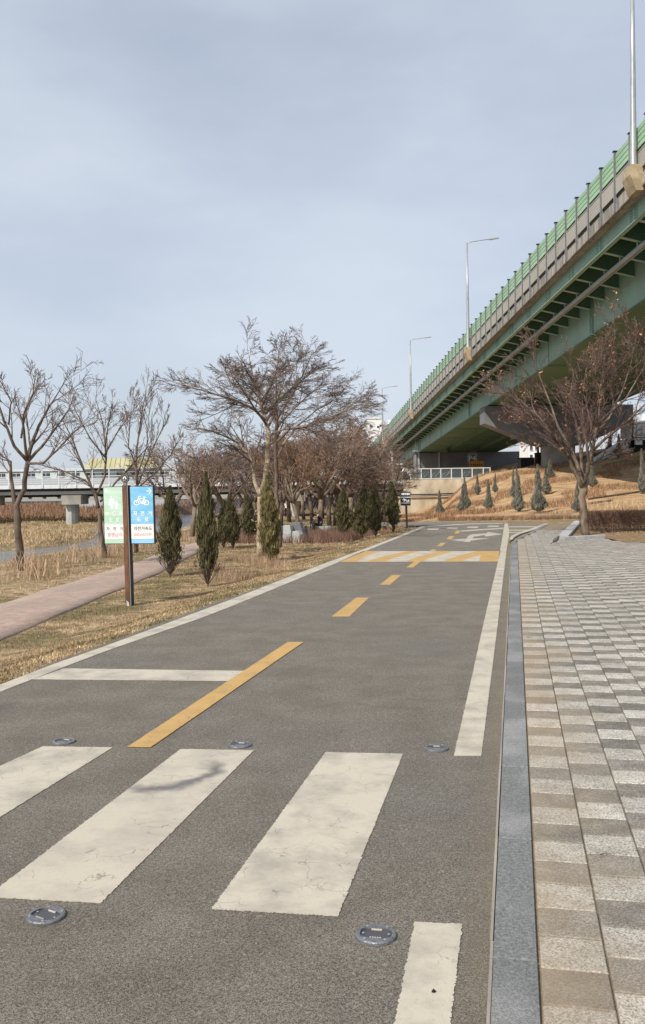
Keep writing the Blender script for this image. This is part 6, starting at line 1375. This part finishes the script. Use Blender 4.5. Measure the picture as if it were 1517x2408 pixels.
for (px, Y, lb, mt_) in ((674, 92, 'distant walker in a white top behind the stone slabs', 'cloth_white'), (703, 105, 'tiny distant walker in light clothes beneath the trees', 'cloth_white'), (668, 97, 'distant walker in dark clothes beside the one in white', 'cloth_black')):
    c = at(px, 1215, Y); human((c.x, Y, gz(c.x, Y)), .4, lb, stand, (M[mt_], M['cloth_black'], 'l'), group='distant walkers in the park')
# ================================================================== BICYCLES
def bike_parts():
    out = []
    def wheel():
        m_ = MB(); n = 20; m_.tube([(.33 * math.cos(2 * math.pi * k / n), 0, .33 * math.sin(2 * math.pi * k / n)) for k in range(n + 1)], .022, 5, cap=False); t_ = m_.mesh('wheel', M['cloth_black'])
        m_ = MB()
        for k in range(10): m_.tube([(0, 0, 0), (.31 * math.cos(2 * math.pi * k / 10), 0, .31 * math.sin(2 * math.pi * k / 10))], .004, 3)
        return t_, m_.mesh('spokes', M['galv'])
    m_ = MB()
    for a, c in (((-.12, 0, .32), (-.22, 0, .78)), ((-.12, 0, .32), (.36, 0, .80)), ((-.20, 0, .72), (.34, 0, .86)), ((-.12, 0, .32), (-.52, 0, .34)), ((-.52, 0, .34), (-.20, 0, .72)), ((.34, 0, .92), (.52, 0, .34))): m_.tube([a, c], .018, 5)
    fr = m_.mesh('frame', M['galv'])
    m_ = MB(); m_.tube([(.30, -.26, 1.0), (.36, 0, .96), (.30, .26, 1.0)], .014, 5); hb = m_.mesh('handlebar', M['cloth_black'])
    m_ = MB(); m_.hexa([(-.36, -.07, .82), (-.08, -.02, .82), (-.08, .02, .82), (-.36, .07, .82), (-.36, -.07, .87), (-.08, -.02, .86), (-.08, .02, .86), (-.36, .07, .87)]); sd = m_.mesh('saddle', M['cloth_black'])
    return wheel(), fr, hb, sd
BW = bike_parts()
def bike(loc, rz, label, group=None, s=1.0):
    t = thing('bicycle', loc, label, 'bicycle', group, rz); t.scale = (s,) * 3
    for x in (-.52, .52):
        w = link('wheel', BW[0][0], t, (x, 0, .345)); link('spokes', BW[0][1], w)
    link('frame', BW[1], t); link('handlebar', BW[2], t); link('saddle', BW[3], t)
Pb = at(737, 1228, Yp - .4); bike((Pb.x, Pb.y, gz(Pb.x, Pb.y)), 1.35, 'bicycle parked upright just in front of the seated person')
GB = 'bicycles parked behind the glass railing'
for px, lb in ((972, 'parked bicycle behind the leftmost panes of the glass railing'), (1000, 'parked bicycle behind the second pane of the glass railing'), (1026, 'parked bicycle behind the third pane of the glass railing'), (1050, 'parked bicycle behind the middle pane of the glass railing'), (1098, 'parked bicycle behind the pane below the P4 plate')):
    c = at(px, 1110, 98.2); bike((c.x, 98.2, 2.43), rn.uniform(-.3, .3), lb, GB)
# banner-like white scrap tied at the railing corner, post top and white pole on the river bridge
t = thing('bridge_lamp', (at(923, 1100, 97.6).x, 97.75, 2.3), 'short white pole with a bent top on the end of the river bridge', 'pole')
zt_l = at(923, 1064, 97.7).z - 2.3
m_ = MB(); m_.tube([(0, 0, 0), (0, 0, zt_l - .15), (-.06, 0, zt_l), (-.22, 0, zt_l)], [.09, .09, .10, .08], 8); m_.build('shaft', M['white_steel'], t)
m_ = MB(); m_.box((0, 0, .06), (.34, .3, .12)); m_.build('base_plate', M['white_steel'], t)
c = at(966, 1112, 95.4); t = thing('folded_parasol', (c.x, 96.7, 2.43), 'rumpled white sheet hanging over the left end of the glass railing', 'sheet')
m_ = MB(); rn2 = random.Random(4); pts = []
for q in range(9): 
    for k in range(7): pts.append((-.75 + q * .17 + .05 * k * (1 if q > 4 else -1) * .2, -.25 + .06 * rn2.random() + .04 * math.sin(q * 1.7 + k), 1.15 + .1 * math.sin(q) - k * .13 * (1 if q > 3 else .5)))
m_.add(pts, [(q * 7 + k, q * 7 + k + 1, (q + 1) * 7 + k + 1, (q + 1) * 7 + k) for q in range(8) for k in range(6)]); o = m_.build('cloth', M['cloth_white'], t); md = o.modifiers.new('thick', 'SOLIDIFY'); md.thickness = .02
t.name = 'hanging_sheet'
# old style lamp post under the overpass
c = at(1001 - 24, 1100, 100); c = at(978, 1090, 101)
t = thing('garden_lamp', (c.x, 101, 2.43), 'dark slim lamp post standing under the overpass end behind the railing', 'street lamp'); hz_ = at(978, 1062, 101).z - 2.43
m_ = MB(); m_.tube([(0, 0, 0), (0, 0, hz_ * .6), (0, 0, hz_)], [.22, .16, .12], 10); m_.build('pole', M['sign_grey'], t)
m_ = MB(); m_.disc((0, 0, hz_), .5, .12, 12, r2=.25); m_.build('cap', M['sign_grey'], t)
# ================================================================== BIRD
pb_ = g(1308, 1279, .03); ub = pb_.y / F
t = thing('bird', pb_, 'dark dove standing with raised head on the pavement by the raised kerb', 'bird')
def bx(px, py): return ((px - 1308) * ub, 0, (1279 - py) * ub)
V_ = [bx(1302, 1273.5), bx(1306.5, 1270), bx(1311, 1266), bx(1313.5, 1262.5), bx(1315, 1259.5)]
skinned('body', V_, [(0, 1), (1, 2), (2, 3), (3, 4)], [(.034, .03), (.062, .052), (.056, .048), (.03, .028), (.034, .032)], M['bird'], t, 2, 1)
m_ = MB(); a, c = Vector(bx(1303, 1272.5)), Vector(bx(1296.2, 1278.6)); m_.hexa([a + Vector((0, -.02, 0)), a + Vector((0, .02, 0)), c + Vector((0, .026, 0)), c + Vector((0, -.026, 0)), a + Vector((.006, -.02, .014)), a + Vector((.006, .02, .014)), c + Vector((.004, .026, .008)), c + Vector((.004, -.026, .008))]); m_.build('tail', M['cloth_black'], t)
m_ = MB(); a = Vector(bx(1316, 1259.2)); m_.tube([a, a + Vector((.022, 0, .012))], [.006, .001], 5); m_.build('beak', M['sign_ink'], t)
for sy in (-1, 1):
    m_ = MB(); m_.tube([Vector(bx(1308, 1272)) + Vector((0, sy * .012, 0)), Vector(bx(1309, 1276)) + Vector((0, sy * .014, 0)), Vector(bx(1308.5, 1278.9)) + Vector((0, sy * .014, 0))], .0035, 5); m_.tube([Vector(bx(1308.5, 1278.7)) + Vector((0, sy * .014, 0)), Vector(bx(1311, 1278.8)) + Vector((0, sy * .014, 0))], .003, 4); m_.build('leg', M['skin'], t)
    w_ = [Vector(bx(x, y)) + Vector((0, sy * .034, 0)) for x, y in ((1311.5, 1266), (1309.5, 1271), (1303, 1275), (1299.5, 1276.5), (1304, 1270.5))]
    m_ = MB(); m_.prism(w_ if sy > 0 else w_[::-1], (0, sy * .005, 0)); m_.build('wing', M['bird'], t)
# small litter near the camera
for k, (px, py, L_, lb) in enumerate(((1425, 2010, .045, 'thin dry twig on the pavement blocks at the right'), (1246, 1499, .05, 'small dark twig on the pavement beside the kerb'))):
    p = g(px, py, .033); m_ = MB(p); m_.tube([p + Vector((-L_ / 2, 0, .002)), p + Vector((0, .008, .003)), p + Vector((L_ / 2, .004, .004))], [.0022, .0018, .001], 5); tag(m_.build('twig', M['bark_dark']), lb, 'twig')
p = g(1020, 2333, .006); m_ = MB(p); m_.tube([p + Vector((-.006, 0, .001)), p + Vector((0, .001, .004)), p + Vector((.006, .001, .001))], [.002, .006, .002], 7); tag(m_.build('pebble', M['cloth_black']), 'tiny dark pebble lying on the near edge line', 'pebble')
# far bank things under the bridge: cars of light and small buildings are left to the wood
for px, Y, lb, w in ((205, 146, 'left pale kiosk roof glimpsed under the river bridge', 5), (375, 146, 'right pale kiosk glimpsed between the sign and the juniper', 6)):
    c = at(px, 1200, Y); t = thing('kiosk', (c.x, Y, gz(c.x, Y)), lb, 'building'); h = 3.4
    m_ = MB(); m_.box((0, 1, h / 2), (w, 2, h)); m_.build('wall', M['tower_grey'], t); m_ = MB(); m_.box((0, 1, h + .12), (w + .6, 2.6, .24)); m_.build('roof', M['white_steel'], t)
    for q in range(3): m_ = MB(); m_.box((-w / 3 + q * w / 3, -.03, 1.7), (w / 5, .06, 1.1)); m_.build('window', M['window'], t)
